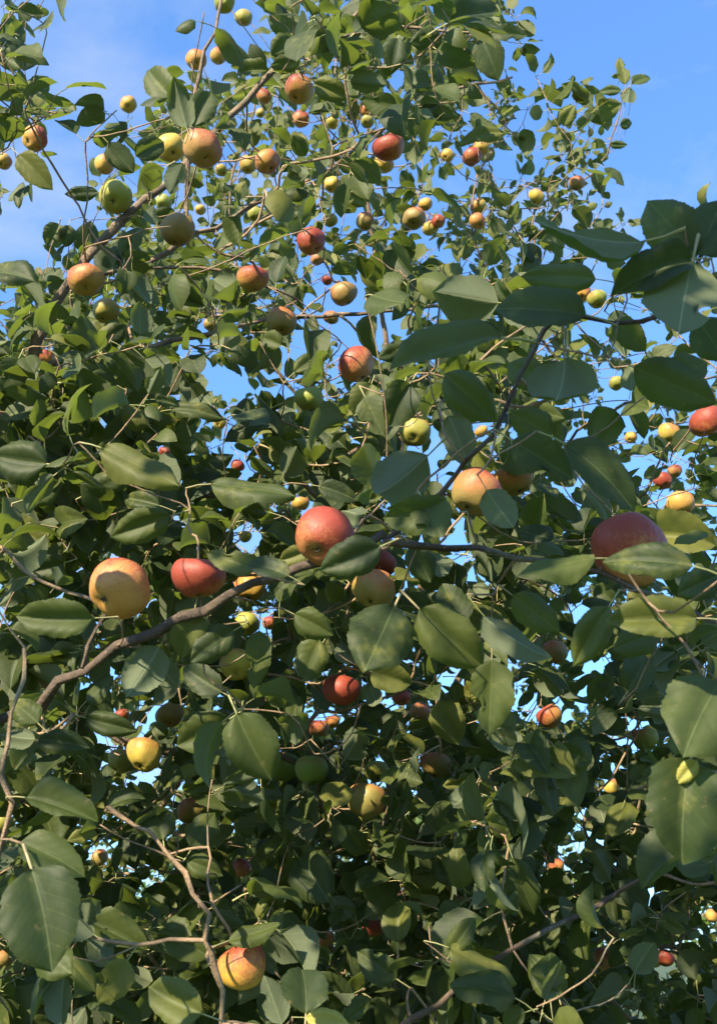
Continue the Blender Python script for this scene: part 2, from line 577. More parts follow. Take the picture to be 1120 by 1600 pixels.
# places where the sky shows between the leaves: x, y, rx, ry
GAPS = [(545, 478, 42, 26), (470, 520, 26, 18), (345, 590, 62, 30), (280, 548, 18, 12), (652, 722, 28, 26), (676, 690, 16, 40),
        (1000, 520, 42, 26), (905, 530, 24, 12), (835, 540, 20, 14), (930, 500, 30, 16), (790, 560, 22, 12), (600, 500, 40, 18),
        (350, 770, 22, 18), (700, 880, 24, 24), (740, 905, 16, 16), (800, 1000, 40, 36), (925, 1055, 34, 36),
        (160, 1140, 16, 50), (140, 1080, 24, 34), (225, 1400, 26, 40), (1010, 1395, 26, 30), (700, 1235, 40, 16),
        (30, 330, 60, 30), (110, 350, 20, 30), (130, 90, 60, 90), (120, 200, 22, 60), (90, 320, 40, 30), (200, 40, 110, 50), (270, 60, 26, 30), (740, 175, 30, 20), (900, 800, 24, 16), (850, 690, 24, 14), (690, 560, 18, 12),
        (1070, 890, 26, 16), (620, 120, 16, 14), (470, 200, 16, 10), (560, 330, 14, 12), (700, 290, 36, 18), (790, 250, 24, 30),
        (990, 720, 24, 18), (20, 690, 14, 40), (640, 450, 24, 10), (940, 430, 40, 14)]


def cover_at(x, y):
    x = np.clip(np.asarray(x, float), 2, 1118)
    y = np.clip(np.asarray(y, float), 2, 1598)
    cx = np.clip(x / 80 - 0.5, 0, 12.999)
    cy = np.clip(y / 80 - 0.5, 0, 18.999)
    ix, iy = cx.astype(int), cy.astype(int)
    fx, fy = cx - ix, cy - iy
    c = COVER[iy, ix] * (1 - fx) * (1 - fy) + COVER[iy, ix + 1] * fx * (1 - fy) + COVER[iy + 1, ix] * (1 - fx) * fy + COVER[iy + 1, ix + 1] * fx * fy
    return c


def in_gap(x, y, k=1.0):
    g = np.zeros(np.shape(x), bool)
    for gx, gy, rx, ry in GAPS:
        g |= ((x - gx) / (rx * k)) ** 2 + ((y - gy) / (ry * k)) ** 2 < 1
    return g


# ------------------------------------------------------------------ apples: x, y, width in px, ground colour / blush kind, clear view 0..1, sunlit, label
A = [
 (350, 2, 34, 'G', 1, 1, 'green apple at the very top of the tall bare shoot'),
 (380, 28, 28, 'G', 1, 1, 'small yellow-green apple hanging alone from a twig against open sky'),
 (307, 93, 33, 'O', 1, 1, 'small peach apple at the foot of the tall bare shoot'),
 (342, 88, 28, 'O', .5, 1, 'pale peach apple half behind a round leaf beside the bare shoot'),
 (55, 217, 42, 'O', 1, 1, 'orange and green apple in the leaf spray at the upper left edge'),
 (6, 252, 27, 'O', .7, 1, 'small orange apple cut by the left edge below the leaf spray'),
 (201, 163, 27, 'Y', .5, 1, 'small yellow apple among the leaves left of the tallest leaf rosette'),
 (318, 233, 62, 'P', 1, 1, 'large pinkish red apple at the upper left, lit from above'),
 (268, 232, 46, 'Y', .8, 1, 'yellow-green apple just left of the large pinkish red apple'),
 (164, 258, 32, 'O', .5, 1, 'orange apple half hidden by a leaf above the round green apple'),
 (180, 308, 54, 'G', 1, 1, 'round yellow-green apple hanging above the grey limb, leaf shadow on it'),
 (418, 254, 42, 'R', 1, 1, 'orange-red apple with yellow underside, right one of a touching pair'),
 (388, 258, 30, 'Y', .7, 1, 'small yellow apple, left one of a touching pair'),
 (467, 139, 48, 'O', .9, 1, 'orange apple under the upper limb, its bottom behind a leaf'),
 (413, 151, 24, 'P', .6, 1, 'small pink apple tucked against the upper limb'),
 (407, 177, 16, 'Y', .6, 1, 'tiny yellow apple just below the small pink apple'),
 (470, 186, 28, 'P', .6, 1, 'small reddish apple below the orange apple of the upper limb'),
 (519, 192, 22, 'Y', .8, 1, 'small pale yellow apple top centre between dark leaves'),
 (518, 289, 28, 'Y', .8, 1, 'small bright yellow apple under the slanting pale branch'),
 (256, 318, 28, 'G', .6, 1, 'yellow-green apple behind the upper end of the grey limb'),
 (277, 361, 56, 'B', .8, 0, 'dark brownish red apple in shade right of the grey limb'),
 (313, 328, 18, 'Y', .5, 1, 'tiny yellow apple in the fork of the slanting pale branch'),
 (399, 335, 24, 'G', .5, 1, 'small green apple just below the slanting pale branch'),
 (516, 344, 24, 'G', .7, 0, 'small green apple upper centre, in half shade'),
 (487, 377, 46, 'D', .9, 0, 'dull red apple right of a pale upright leaf'),
 (346, 266, 20, 'G', .5, 1, 'tiny green apple under the large pinkish red apple'),
 (607, 230, 54, 'R', 1, 1, 'bright orange-red apple top centre with a yellow one under it'),
 (573, 172, 23, 'R', 1, 1, 'small red apple hanging over a yellow-green one, top centre'),
 (573, 190, 22, 'G', .7, 1, 'small yellow-green apple beneath the small red one, top centre'),
 (598, 257, 34, 'Y', .8, 1, 'yellow apple showing under the bright orange-red apple'),
 (737, 246, 32, 'D', 1, 1, 'deep red apple touching a pale yellow one under a dark leaf'),
 (751, 231, 27, 'Y', 1, 1, 'pale yellow apple above the deep red apple'),
 (747, 322, 27, 'Y', 1, 1, 'yellow apple, upper one of two stacked together'),
 (745, 346, 27, 'O', 1, 1, 'orange apple, lower one of two stacked together'),
 (673, 357, 27, 'Y', 1, 1, 'round yellow apple in a bunch, next to a bright red one'),
 (684, 346, 23, 'D', 1, 1, 'bright red apple in a bunch beside the round yellow one'),
 (646, 342, 38, 'B', .8, 1, 'olive brown apple at the left of the bunch'),
 (664, 320, 23, 'O', .7, 1, 'yellow-orange apple at the top of the bunch'),
 (571, 347, 31, 'B', .9, 0, 'brownish green apple hanging alone left of the bunch'),
 (838, 308, 27, 'Y', 1, 1, 'yellow-orange apple on the far upper right branch'),
 (900, 287, 25, 'B', 1, 0, 'dark reddish apple farthest up the upper right branch'),
 (698, 243, 22, 'Y', .5, 1, 'small yellow apple left of the deep red apple'),
 (134, 437, 59, 'O', 1, 1, 'glowing orange apple on the grey limb at the left'),
 (165, 487, 44, 'G', .7, 0, 'shaded green apple below the glowing orange apple'),
 (396, 436, 50, 'O', 1, 1, 'orange-red apple with dark calyx, alone centre left'),
 (440, 503, 48, 'B', .8, 0, 'brownish olive apple hanging under the thin horizontal branch'),
 (517, 496, 25, 'B', .8, 1, 'small yellow-brown apple on the thin horizontal branch'),
 (538, 459, 43, 'B', 1, .5, 'olive brown apple with a bright sun patch, above the horizontal branch'),
 (511, 438, 19, 'D', .8, 1, 'tiny red apple left of the olive brown one with a sun patch'),
 (495, 405, 22, 'P', .6, 1, 'small pink apple under the dull red apple'),
 (483, 623, 48, 'G', .9, 0, 'olive yellow apple centre left, below the horizontal branch'),
 (343, 660, 23, 'Y', .9, 1, 'small golden apple in front of a patch of sky, centre left'),
 (258, 706, 20, 'D', .6, 0, 'tiny dark red apple deep in the left foliage'),
 (73, 557, 26, 'R', .6, 1, 'small red apple beside the grey limb near the left edge'),
 (330, 507, 24, 'B', .6, 1, 'small brown apple on the branch left of the brownish olive apple'),
 (372, 728, 22, 'D', .6, 0, 'tiny brownish red apple in the gap left of centre'),
 (470, 787, 29, 'O', .8, 1, 'small orange apple just above the large dusky red apple'),
 (557, 571, 61, 'P', 1, .3, 'dusky pink-brown apple near the picture centre'),
 (648, 674, 51, 'G', 1, .3, 'round green apple with faint blush in front of sky, centre'),
 (745, 770, 82, 'B', .2, 0, 'large brown-orange shaded apple under the dark right-hand branch, left of two'),
 (803, 748, 66, 'B', .3, 0, 'brown shaded apple close behind another under the dark branch, right of two'),
 (908, 458, 28, 'O', 1, 1, 'peach apple left of a touching pair beyond the dark leaves'),
 (932, 467, 33, 'G', 1, 1, 'yellow-green apple right of a touching pair beyond the dark leaves'),
 (962, 599, 25, 'G', 1, 1, 'small lime green apple under the dark right-hand leaves'),
 (1102, 660, 56, 'R', 1, 1, 'orange-red apple cut by the right edge'),
 (1045, 676, 34, 'Y', .7, 1, 'yellow apple half covered by a leaf near the right edge'),
 (985, 684, 20, 'O', .7, 1, 'small orange apple right of the thin dark branch'),
 (1035, 751, 30, 'D', .8, 1, 'red apple above the bright yellow one near the right edge'),
 (1053, 736, 23, 'P', .7, 1, 'small pink apple touching the red one near the right edge'),
 (1064, 787, 45, 'Y', 1, 1, 'bright yellow apple with red-brown calyx near the right edge'),
 (752, 674, 22, 'Y', .7, 1, 'small lemon yellow apple right of the round green one'),
 (186, 922, 98, 'O', 1, 1, 'large golden orange apple with a round leaf shadow, on the thick limb'),
 (310, 901, 88, 'D', 1, .5, 'large deep red apple on the thick limb beside the golden one'),
 (508, 840, 98, 'D', 1, .5, 'large dusky red apple showing its calyx, at the middle of the thick limb'),
 (390, 918, 52, 'O', .9, 1, 'yellow and orange apple behind the thick limb'),
 (385, 975, 42, 'G', .6, 1, 'yellow-green apple below the thick limb, behind leaves'),
 (422, 973, 25, 'R', .8, 1, 'small red-orange apple below the thick limb'),
 (370, 1038, 58, 'Y', 1, .5, 'olive yellow apple beside a ragged curled leaf'),
 (532, 1078, 63, 'D', 1, .5, 'plain red apple hanging below the thick limb'),
 (265, 1119, 45, 'B', .9, 0, 'brownish red apple in shade, lower left'),
 (191, 1118, 25, 'D', .8, .5, 'small red apple left of the shaded brownish red one'),
 (226, 1178, 57, 'Y', 1, 1, 'sunlit golden apple, right one of two, lower left'),
 (189, 1190, 44, 'G', .8, 0, 'olive apple in shade, left one of two, lower left'),
 (496, 1137, 36, 'P', .9, 1, 'peach apple of a small touching pair under the plain red apple'),
 (519, 1128, 25, 'O', .9, 1, 'small orange apple of a touching pair under the plain red apple'),
 (444, 1200, 50, 'g', .95, .3, 'dark green unripe apple, left one of two in shade'),
 (488, 1203, 51, 'g', 1, .3, 'dark green unripe apple, right one of two in shade'),
 (383, 838, 22, 'G', .5, 0, 'small olive apple above the large deep red apple'),
 (985, 858, 122, 'Q', 1, .8, 'biggest red apple, close at the right with a leaf across it'),
 (583, 921, 68, 'B', .7, 0, 'dark olive apple in shade under the thick limb fork'),
 (595, 880, 52, 'D', .6, 0, 'dark purplish apple in shade behind the thick limb fork'),
 (627, 1090, 30, 'D', .7, 0, 'small dark red apple right of the plain red apple'),
 (655, 1112, 34, 'B', .7, 0, 'brown-pink apple touching the small dark red one'),
 (858, 1119, 42, 'O', .9, 1, 'orange and yellow apple lower right, partly behind a pale leaf'),
 (1007, 1154, 41, 'G', 1, 0, 'olive apple left of the two big near leaves at the right edge'),
 (680, 1195, 50, 'B', .7, .5, 'brown-orange apple low centre, half hidden'),
 (867, 1020, 42, 'B', .7, 0, 'shaded yellow-brown apple right of the hanging oval leaf'),
 (588, 1205, 40, 'G', .8, .5, 'yellow-green apple just above the olive brown low one'),
 (571, 1251, 62, 'B', 1, .3, 'olive brown apple with red cheek, low centre'),
 (956, 1230, 28, 'Y', .8, 1, 'small yellow apple in the lower right shade'),
 (868, 1352, 27, 'O', .7, 1, 'small orange-brown apple low right beside a bent stalk'),
 (583, 1449, 36, 'D', .9, 0, 'brownish red apple near the bottom, centre'),
 (943, 1500, 36, 'P', .8, 0, 'pinkish brown apple near the bottom right'),
 (1036, 1497, 32, 'D', 1, 1, 'bright red apple beside a pale leaf, bottom right'),
 (1112, 1432, 22, 'O', .7, 1, 'small orange apple at the lower right edge'),
 (905, 1307, 22, 'G', .6, 0, 'tiny olive apple in the lower right shade'),
 (301, 1268, 47, 'B', .9, 0, 'red-brown and green apple in shade above the bent light branch'),
 (157, 1340, 28, 'B', .6, 0, 'small brown apple behind the big leaves at lower left'),
 (379, 1508, 80, 'S', 1, 1, 'vivid red and yellow sunlit apple at the bottom'),
 (376, 1357, 32, 'D', .6, 0, 'dark red apple deep in shade above the vivid bottom apple'),
 (510, 1468, 28, 'B', .6, 0, 'small dark orange apple near the bottom, left of centre'),
 (4, 1286, 38, 'G', .9, 1, 'lime apple cut by the left edge behind the upright shoot'),
 (4, 1500, 34, 'B', .7, 0, 'olive brown apple cut by the left edge near the bottom'),
]
KIND = {'Q': ((0.42, 0.24, 0.10), 0.80), 'Y': ((0.44, 0.31, 0.06), 0.28), 'G': ((0.25, 0.26, 0.05), 0.12), 'g': ((0.21, 0.29, 0.05), 0.0),
        'O': ((0.45, 0.27, 0.06), 0.53), 'P': ((0.42, 0.26, 0.10), 0.62), 'R': ((0.44, 0.23, 0.05), 0.76),
        'S': ((0.60, 0.40, 0.05), 0.64), 'D': ((0.36, 0.20, 0.05), 0.97), 'B': ((0.22, 0.17, 0.05), 0.40)}  # B: ground colour browned down to carry the shade on these apples


def apple_depth(i, px):
    dia = 0.066 + 0.010 * ((i * 37) % 11) / 10.0
    if px > 110:
        dia = 0.084
    if px < 26:
        dia *= 0.80
    return dia, dia * F / px


APPLES = []
for i, (x, y, px, kind, vis, lit, label) in enumerate(A):
    dia, d = apple_depth(i, px)
    APPLES.append(dict(x=x, y=y, px=px, kind=kind, vis=vis, lit=lit, label=label, dia=dia, d=d, p=P(x, y, d)))


def make_apple_mesh(seed):
    rng = np.random.default_rng(seed)
    ns, nr = 28, 18
    prof = []
    for k in range(nr + 1):
        t = math.pi * k / nr                      # 0 = stem end (top)
        r = math.sin(t) ** 0.92
        z = math.cos(t)
        r *= 1.0 + 0.10 * math.cos(t)             # shoulders wider than the base
        z = z * 0.90 - 0.34 * math.exp(-(t / 0.36) ** 2) + 0.17 * math.exp(-((math.pi - t) / 0.30) ** 2)
        prof.append((r, z))
    V = []
    lob = rng.uniform(0.025, 0.06)
    ph = rng.uniform(0, 6.28)
    sk = rng.uniform(-0.08, 0.08, 2)
    for k, (r, z) in enumerate(prof):
        for j in range(ns):
            a = 2 * math.pi * j / ns
            w = 1 + lob * math.cos(5 * a + ph) * (0.3 + 0.7 * (k / nr)) + 0.04 * math.cos(2 * a + ph * 2) + 0.035 * math.sin(a - ph)
            V.append((r * w * math.cos(a) + sk[0] * z, r * w * math.sin(a) + sk[1] * z, z * (1 + 0.09 * math.cos(a + ph))))
    idx = np.arange((nr + 1) * ns).reshape(nr + 1, ns)
    q = np.stack([idx[:-1], np.roll(idx[:-1], -1, 1), np.roll(idx[1:], -1, 1), idx[1:]], -1).reshape(-1, 4)[:, ::-1]
    return mesh_from('apple_body', np.array(V), [q], [M_APPLE])


def tube(pts, rad, k=6, cap=True):
    pts = np.asarray(pts, float)
    n = len(pts)
    tan = np.gradient(pts, axis=0)
    tan /= np.linalg.norm(tan, axis=1)[:, None] + 1e-9
    ref = np.array([0.31, 0.52, 0.79])
    x = np.cross(tan, ref)
    x /= np.linalg.norm(x, axis=1)[:, None] + 1e-9
    yv = np.cross(tan, x)
    a = np.arange(k) * 2 * math.pi / k
    ring = np.cos(a)[None, :, None] * x[:, None, :] + np.sin(a)[None, :, None] * yv[:, None, :]
    V = pts[:, None, :] + ring * np.asarray(rad)[:, None, None]
    idx = np.arange(n * k).reshape(n, k)
    q = np.stack([idx[:-1], np.roll(idx[:-1], -1, 1), np.roll(idx[1:], -1, 1), idx[1:]], -1).reshape(-1, 4)
    V = V.reshape(-1, 3)
    if cap:
        V = np.vstack([V, pts[-1:]])
        c = len(V) - 1
        last = idx[-1]
        q = np.vstack([q, np.stack([last, np.roll(last, -1), np.full(k, c), np.full(k, c)], -1)])
    return V, q


def tube_faces(q):
    tri = q[:, 2] == q[:, 3]
    fs = [q[~tri]]
    if tri.any():
        fs.append(q[tri][:, :3])
    return fs


def calyx_mesh():
    V, Fs = [], []
    for j in range(5):
        a = 2 * math.pi * j / 5
        c, s = math.cos(a), math.sin(a)
        t = np.array([-s, c, 0])
        r = np.array([c, s, 0])
        b = len(V)
        for p in (r * .02 - t * .05, r * .02 + t * .05, r * .10 + t * .035 + np.array([0, 0, -.07]), r * .10 - t * .035 + np.array([0, 0, -.07]), r * .17 + np.array([0, 0, -.05])):
            V.append(p)
        Fs += [(b, b + 1, b + 2), (b, b + 2, b + 3), (b + 3, b + 2, b + 4)]
    n = len(V)
    for j in range(8):
        a = 2 * math.pi * j / 8
        V.append(np.array([.07 * math.cos(a), .07 * math.sin(a), 0.0]))
    V.append(np.array([0, 0, .03]))
    for j in range(8):
        Fs.append((n + j, n + (j + 1) % 8, n + 8))
    return mesh_from('calyx', np.array(V), [np.array(Fs)], [M_CALYX], smooth_=False)


# ------------------------------------------------------------------ leaves one can pick out in the photograph:
# base x, y, tip x, y, blade width px, side seen (u upper, l lower), optional distance, optional 'y' yellow
HL = [
 (1085, 402, 1006, 292, 78, 'u', .95), (1088, 400, 1135, 300, 80, 'u', .95), (1005, 378, 812, 386, 38, 'l', .92), (930, 436, 818, 428, 46, 'u', 1.1),
 (1078, 405, 946, 436, 56, 'u', .93), (1080, 412, 1052, 536, 112, 'l', .92), (915, 492, 768, 468, 62, 'u', 1.0), (782, 528, 603, 556, 48, 'u', .95),
 (882, 560, 878, 658, 108, 'l', 1.02), (990, 574, 1112, 628, 70, 'u', .98), (694, 584, 776, 656, 58, 'u', 1.1), (700, 650, 738, 726, 50, 'l', 1.2),
 (668, 712, 588, 792, 80, 'l', 1.12), (800, 688, 892, 745, 62, 'u', 1.02), (884, 694, 1004, 776, 60, 'u', .95), (1086, 966, 948, 972, 62, 'u', .88),
 (950, 948, 892, 1036, 52, 'u', .95), (928, 872, 800, 896, 32, 'u', .85), (1082, 884, 948, 862, 52, 'u', .78), (1124, 1066, 1052, 1174, 112, 'u', .85),
 (1078, 1188, 1050, 1326, 116, 'u', .84), (768, 1030, 766, 1142, 66, 'u', 1.1), (786, 1128, 792, 1178, 46, 'l', 1.5), (755, 962, 842, 1042, 44, 'l', 1.05),
 (655, 952, 748, 1048, 78, 'u', 1.1), (616, 948, 574, 1038, 98, 'u', 1.1), (594, 854, 502, 894, 60, 'u', .98), (860, 680, 800, 640, 50, 'u', 1.1),
 (700, 800, 600, 800, 60, 'u', 1.05), (660, 780, 690, 835, 60, 'u', 1.05), (760, 765, 800, 830, 50, 'l', .98), (840, 780, 740, 765, 30, 'l', .97), (720, 900, 590, 905, 34, 'u', 1.1),
 (800, 930, 870, 985, 50, 'u', 1.1), (1120, 900, 1060, 930, 50, 'u', .95), (1030, 990, 950, 1010, 50, 'u', 1.1), (980, 1080, 1020, 1020, 50, 'u', 1.15),
 (1040, 600, 1110, 560, 60, 'u', 1.1), (960, 500, 1010, 545, 40, 'u', 1.15), (870, 520, 930, 480, 46, 'u', 1.1), (850, 600, 790, 560, 50, 'u', 1.2),
 (1090, 500, 1130, 560, 60, 'u', 1.0), (1110, 640, 1050, 700, 55, 'u', 1.3), (760, 620, 700, 600, 50, 'u', 1.25), (640, 600, 600, 660, 55, 'u', 1.3),
 (570, 620, 600, 680, 50, 'u', 1.4), (1088, 1188, 1056, 1226, 26, 'u', .83, 'y'),
 (145, 966, 30, 972, 58, 'u'), (266, 806, 172, 834, 52, 'u'), (160, 700, 284, 758, 54, 'u', 1.2), (305, 950, 288, 1026, 60, 'u', 1.15),
 (366, 985, 298, 1026, 50, 'u', 1.15), (334, 940, 386, 976, 42, 'u', 1.1), (405, 985, 398, 1072, 40, 'u', 1.2), (348, 1082, 276, 1040, 44, 'u', 1.3),
 (358, 1124, 284, 1172, 60, 'u', 1.3), (370, 1115, 416, 1222, 78, 'u', 1.15), (544, 1126, 610, 1200, 56, 'u', 1.2), (60, 1156, 142, 1160, 38, 'u', 1.2),
 (74, 1190, 162, 1200, 44, 'u', 1.15), (42, 1246, 154, 1272, 46, 'u', .95), (204, 1220, 156, 1298, 58, 'u', 1.15), (32, 1316, 140, 1352, 52, 'u', .92),
 (50, 1358, 92, 1484, 114, 'u', .88), (255, 1312, 244, 1254, 50, 'u', 1.4), (300, 1326, 332, 1278, 50, 'u', 1.4), (292, 1344, 348, 1366, 36, 'u', 1.4),
 (356, 1470, 436, 1450, 30, 'u', 1.25), (478, 1584, 482, 1520, 82, 'u', 1.0), (440, 1600, 416, 1530, 40, 'l', 1.05), (478, 1590, 548, 1598, 34, 'u', 1.05, 'y'),
 (316, 1584, 220, 1548, 62, 'u', 1.0), (135, 1122, 212, 1146, 36, 'u', 1.3), (60, 1480, 110, 1520, 56, 'u', .95), (110, 1500, 152, 1545, 30, 'u', 1.1),
 (60, 1130, 20, 1090, 40, 'u', 1.1), (140, 1440, 230, 1480, 44, 'u', 1.25), (400, 890, 318, 862, 36, 'u', 1.1), (452, 900, 380, 870, 34, 'u', 1.05),
 (480, 860, 440, 880, 30, 'u', 1.2), (250, 1010, 205, 1090, 62, 'l', 1.15), (240, 1030, 280, 1075, 40, 'l', 1.2), (460, 960, 520, 990, 44, 'u', 1.3),
 (500, 1000, 470, 1060, 50, 'u', 1.4), (580, 1050, 640, 1075, 44, 'u', 1.4), (200, 1500, 160, 1560, 50, 'u', 1.15), (250, 1460, 330, 1490, 44, 'u', 1.3),
 (780, 1250, 800, 1310, 48, 'u', 1.5), (800, 1340, 830, 1430, 46, 'u', 1.4),
 (700, 1480, 800, 1530, 40, 'u', 1.3), (880, 1560, 830, 1500, 50, 'u', 1.3), (920, 1570, 940, 1510, 44, 'u', 1.35),
 (990, 1520, 1015, 1470, 40, 'l', 1.4), (620, 1530, 560, 1490, 46, 'u', 1.4),

 # upper and middle foliage, farther off
 (268, 152, 214, 98, 46, 'u'), (300, 198, 330, 126, 44, 'u'), (292, 200, 268, 124, 40, 'l'), (153, 300, 104, 302, 22, 'u', 2.1), (42, 156, 80, 112, 32, 'u', 2.0),
 (0, 80, 46, 112, 34, 'u', 2.0), (0, 70, 44, 40, 40, 'u', 2.0), (27, 18, 72, 22, 26, 'u', 2.1), (30, 242, 84, 292, 40, 'u', 1.9), (92, 350, 78, 384, 30, 'u', 2.2),
 (108, 352, 100, 384, 26, 'u', 2.2), (472, 52, 412, 22, 40, 'u', 2.0), (455, 60, 426, 86, 34, 'u', 2.0), (470, 96, 422, 100, 28, 'u', 2.0), (420, 110, 360, 102, 26, 'u', 2.0),
 (285, 255, 262, 306, 32, 'l', 1.95), (178, 272, 180, 222, 32, 'u', 2.0), (212, 244, 258, 214, 34, 'u', 1.95), (240, 340, 278, 336, 28, 'u', 2.0), (440, 372, 384, 354, 36, 'u', 2.0),
 (335, 402, 372, 364, 36, 'l', 1.95), (745, 22, 688, 26, 30, 'u', 2.1), (700, 36, 800, 2, 36, 'u', 1.9), (765, 52, 822, 54, 24, 'u', 2.1), (752, 60, 782, 122, 46, 'u', 1.9),
 (716, 80, 738, 132, 40, 'u', 2.0), (622, 60, 608, 108, 40, 'u', 2.0), (690, 60, 640, 66, 34, 'u', 2.0), (700, 70, 764, 100, 30, 'l', 2.0), (590, 20, 575, 55, 30, 'l', 2.0),
 (700, 150, 640, 140, 34, 'u', 2.0), (620, 165, 560, 155, 34, 'u', 2.0), (560, 150, 545, 110, 34, 'u', 2.1), (660, 172, 722, 168, 18, 'u', 2.1), (788, 208, 712, 208, 20, 'u', 2.0),
 (735, 178, 780, 206, 18, 'u', 2.2), (490, 130, 545, 150, 34, 'u', 2.1), (655, 270, 610, 255, 34, 'u', 2.1), (540, 215, 500, 185, 30, 'u', 2.2),
 (976, 132, 966, 85, 18, 'u', 4.2), (986, 132, 1020, 110, 18, 'u', 4.2), (984, 136, 974, 168, 24, 'l', 4.2), (970, 142, 932, 138, 14, 'u', 4.2), (968, 118, 954, 120, 8, 'u', 4.2),
 (968, 195, 992, 190, 16, 'u', 4.2), (952, 225, 978, 228, 12, 'u', 4.2), (930, 270, 938, 305, 20, 'u', 4.2), (944, 262, 976, 290, 14, 'u', 4.2), (912, 175, 958, 188, 22, 'u', 4.2),
 (72, 472, 18, 432, 46, 'u', 1.8), (150, 540, 114, 476, 44, 'u', 1.75), (152, 540, 198, 508, 36, 'u', 1.75), (148, 546, 92, 516, 36, 'u', 1.75), (372, 456, 326, 440, 46, 'l', 1.8),
 (350, 500, 352, 556, 34, 'l', 1.8), (290, 584, 332, 638, 44, 'l', 1.75), (92, 632, 0, 642, 30, 'u', 1.6), (250, 640, 192, 608, 36, 'u', 1.8), (268, 640, 352, 642, 24, 'u', 1.7),
 (330, 756, 462, 770, 34, 'u', 1.3), (460, 582, 512, 542, 30, 'u', 1.8), (110, 620, 60, 600, 34, 'u', 1.7), (180, 600, 130, 570, 44, 'u', 1.7), (100, 560, 160, 590, 44, 'u', 1.65),
 (200, 660, 260, 690, 38, 'u', 1.7), (60, 690, 120, 720, 40, 'u', 1.6), (40, 780, 100, 760, 40, 'u', 1.5), (140, 770, 200, 740, 40, 'u', 1.5), (250, 790, 180, 770, 34, 'u', 1.5),
 (420, 640, 350, 690, 30, 'u', 1.8), (540, 700, 500, 660, 36, 'u', 1.7), (420, 700, 470, 720, 36, 'u', 1.7), (500, 760, 560, 775, 30, 'u', 1.6), (580, 600, 560, 650, 44, 'u', 1.5),
 (440, 540, 400, 520, 34, 'u', 1.9), (640, 540, 590, 560, 30, 'u', 1.9), (384, 660, 386, 640, 18, 'u', 2.4, 'y'), (860, 655, 868, 690, 24, 'u', 2.0, 'y'), (340, 1380, 338, 1420, 12, 'u', 1.4, 'y'),
 (30, 560, 5, 610, 44, 'u', 1.6), (30, 830, 80, 850, 40, 'u', 1.5), (100, 880, 40, 900, 40, 'u', 1.5), (420, 800, 360, 780, 34, 'u', 1.5),
]
HAND = []
for h in HL:
    bx, by, tx, ty, w, side = h[:6]
    ln = math.hypot(tx - bx, ty - by)
    d = h[6] if len(h) > 6 else 0.082 * F / max(ln, 1.4 * w)
    yel = len(h) > 7
    proj_len = ln * d / F
    wr = w * d / F
    real = max(proj_len * 1.03, min(1.35 * wr, proj_len * 1.3))
    pitch = math.acos(min(1, proj_len / real))
    # the unseen part of the length leans towards or away from the viewer: leaves droop outwards
    away = 1 if (ty < by) else -1
    b = P(bx, by, d)
    t2 = P(tx, ty, d)
    ax = norm(t2 - b)
    view = norm((b + t2) / 2 - CAM)
    dirv = norm(ax * math.cos(pitch) + view * math.sin(pitch) * away * 0.999)
    k_ = len(HAND) % (4 if yel else len(FLAT_W))
    wf = min(1.35, max(0.72, wr / (FLAT_W[k_] * real * 0.96)))
    roll = math.acos(min(1, wr / (FLAT_W[k_] * real * wf * 0.96)))
    face = -view if side == 'u' else view
    n0 = face - dirv * (face @ dirv)
    n0 = norm(n0)
    # roll the blade about its axis, towards the sky where it can
    s = np.cross(dirv, n0)
    sg = 1 if (s[2] > 0) == (side == 'u') else -1
    n1 = n0 * math.cos(roll) + s * math.sin(roll) * sg
    HAND.append(dict(p=b, R=frame_from(dirv, n1), L=real, d=d, yellow=yel, k=k_, wf=wf, c=(bx + tx) / 2, r=(by + ty) / 2, w=w, ln=ln))


def hides_apple(h):
    x0, y0, d0 = proj(h['p'])
    x1, y1, d1 = proj(h['p'] + h['R'][:, 1] * h['L'])
    ex, ey = x1 - x0, y1 - y0
    for a in APPLES:
        if a['px'] > 110 or a['d'] < (d0 + d1) / 2:
            continue
        t = min(1, max(0, ((a['x'] - x0) * ex + (a['y'] - y0) * ey) / (ex * ex + ey * ey + 1e-6)))
        if math.hypot(a['x'] - x0 - t * ex, a['y'] - y0 - t * ey) < a['px'] * 0.5 * (a['vis'] * 0.66 - 0.1) + h['w'] * 0.24:
            return True
    return False


def shades_apple(h):
    c = h['p'] + h['R'][:, 1] * h['L'] * .5
    for a in APPLES:
        if a['lit'] >= 1 and a['px'] >= 40:
            v = c - a['p']
            t = v @ SUN
            if t > 0 and np.linalg.norm(v - t * SUN) < a['dia'] * .4 + h['L'] * .22:
                return True
    return False


HAND = [h for h in HAND if not hides_apple(h) and not shades_apple(h)]

# leaves of the near crown, up towards the sun, whose shadows fall on the big apples
for ai, ox, oy, t, L in ((71, .052, -.074, .42, .075), (72, .040, .006, .42, .065), (10, .052, -.046, .25, .05)):
    c = APPLES[ai]['p'] + RGT * ox + UPV * oy + SUN * t
    R = frame_from(norm(np.cross(SUN, [0.2, 0.1, 1])) * (1 if ai % 2 else -1) + np.array([0, 0, -.3]), SUN)
    HAND.append(dict(p=c - R[:, 1] * L * .5, R=R, L=L, d=APPLES[ai]['d'], yellow=False, k=ai % 8, wf=1.1, c=0, r=0, w=0, ln=0))


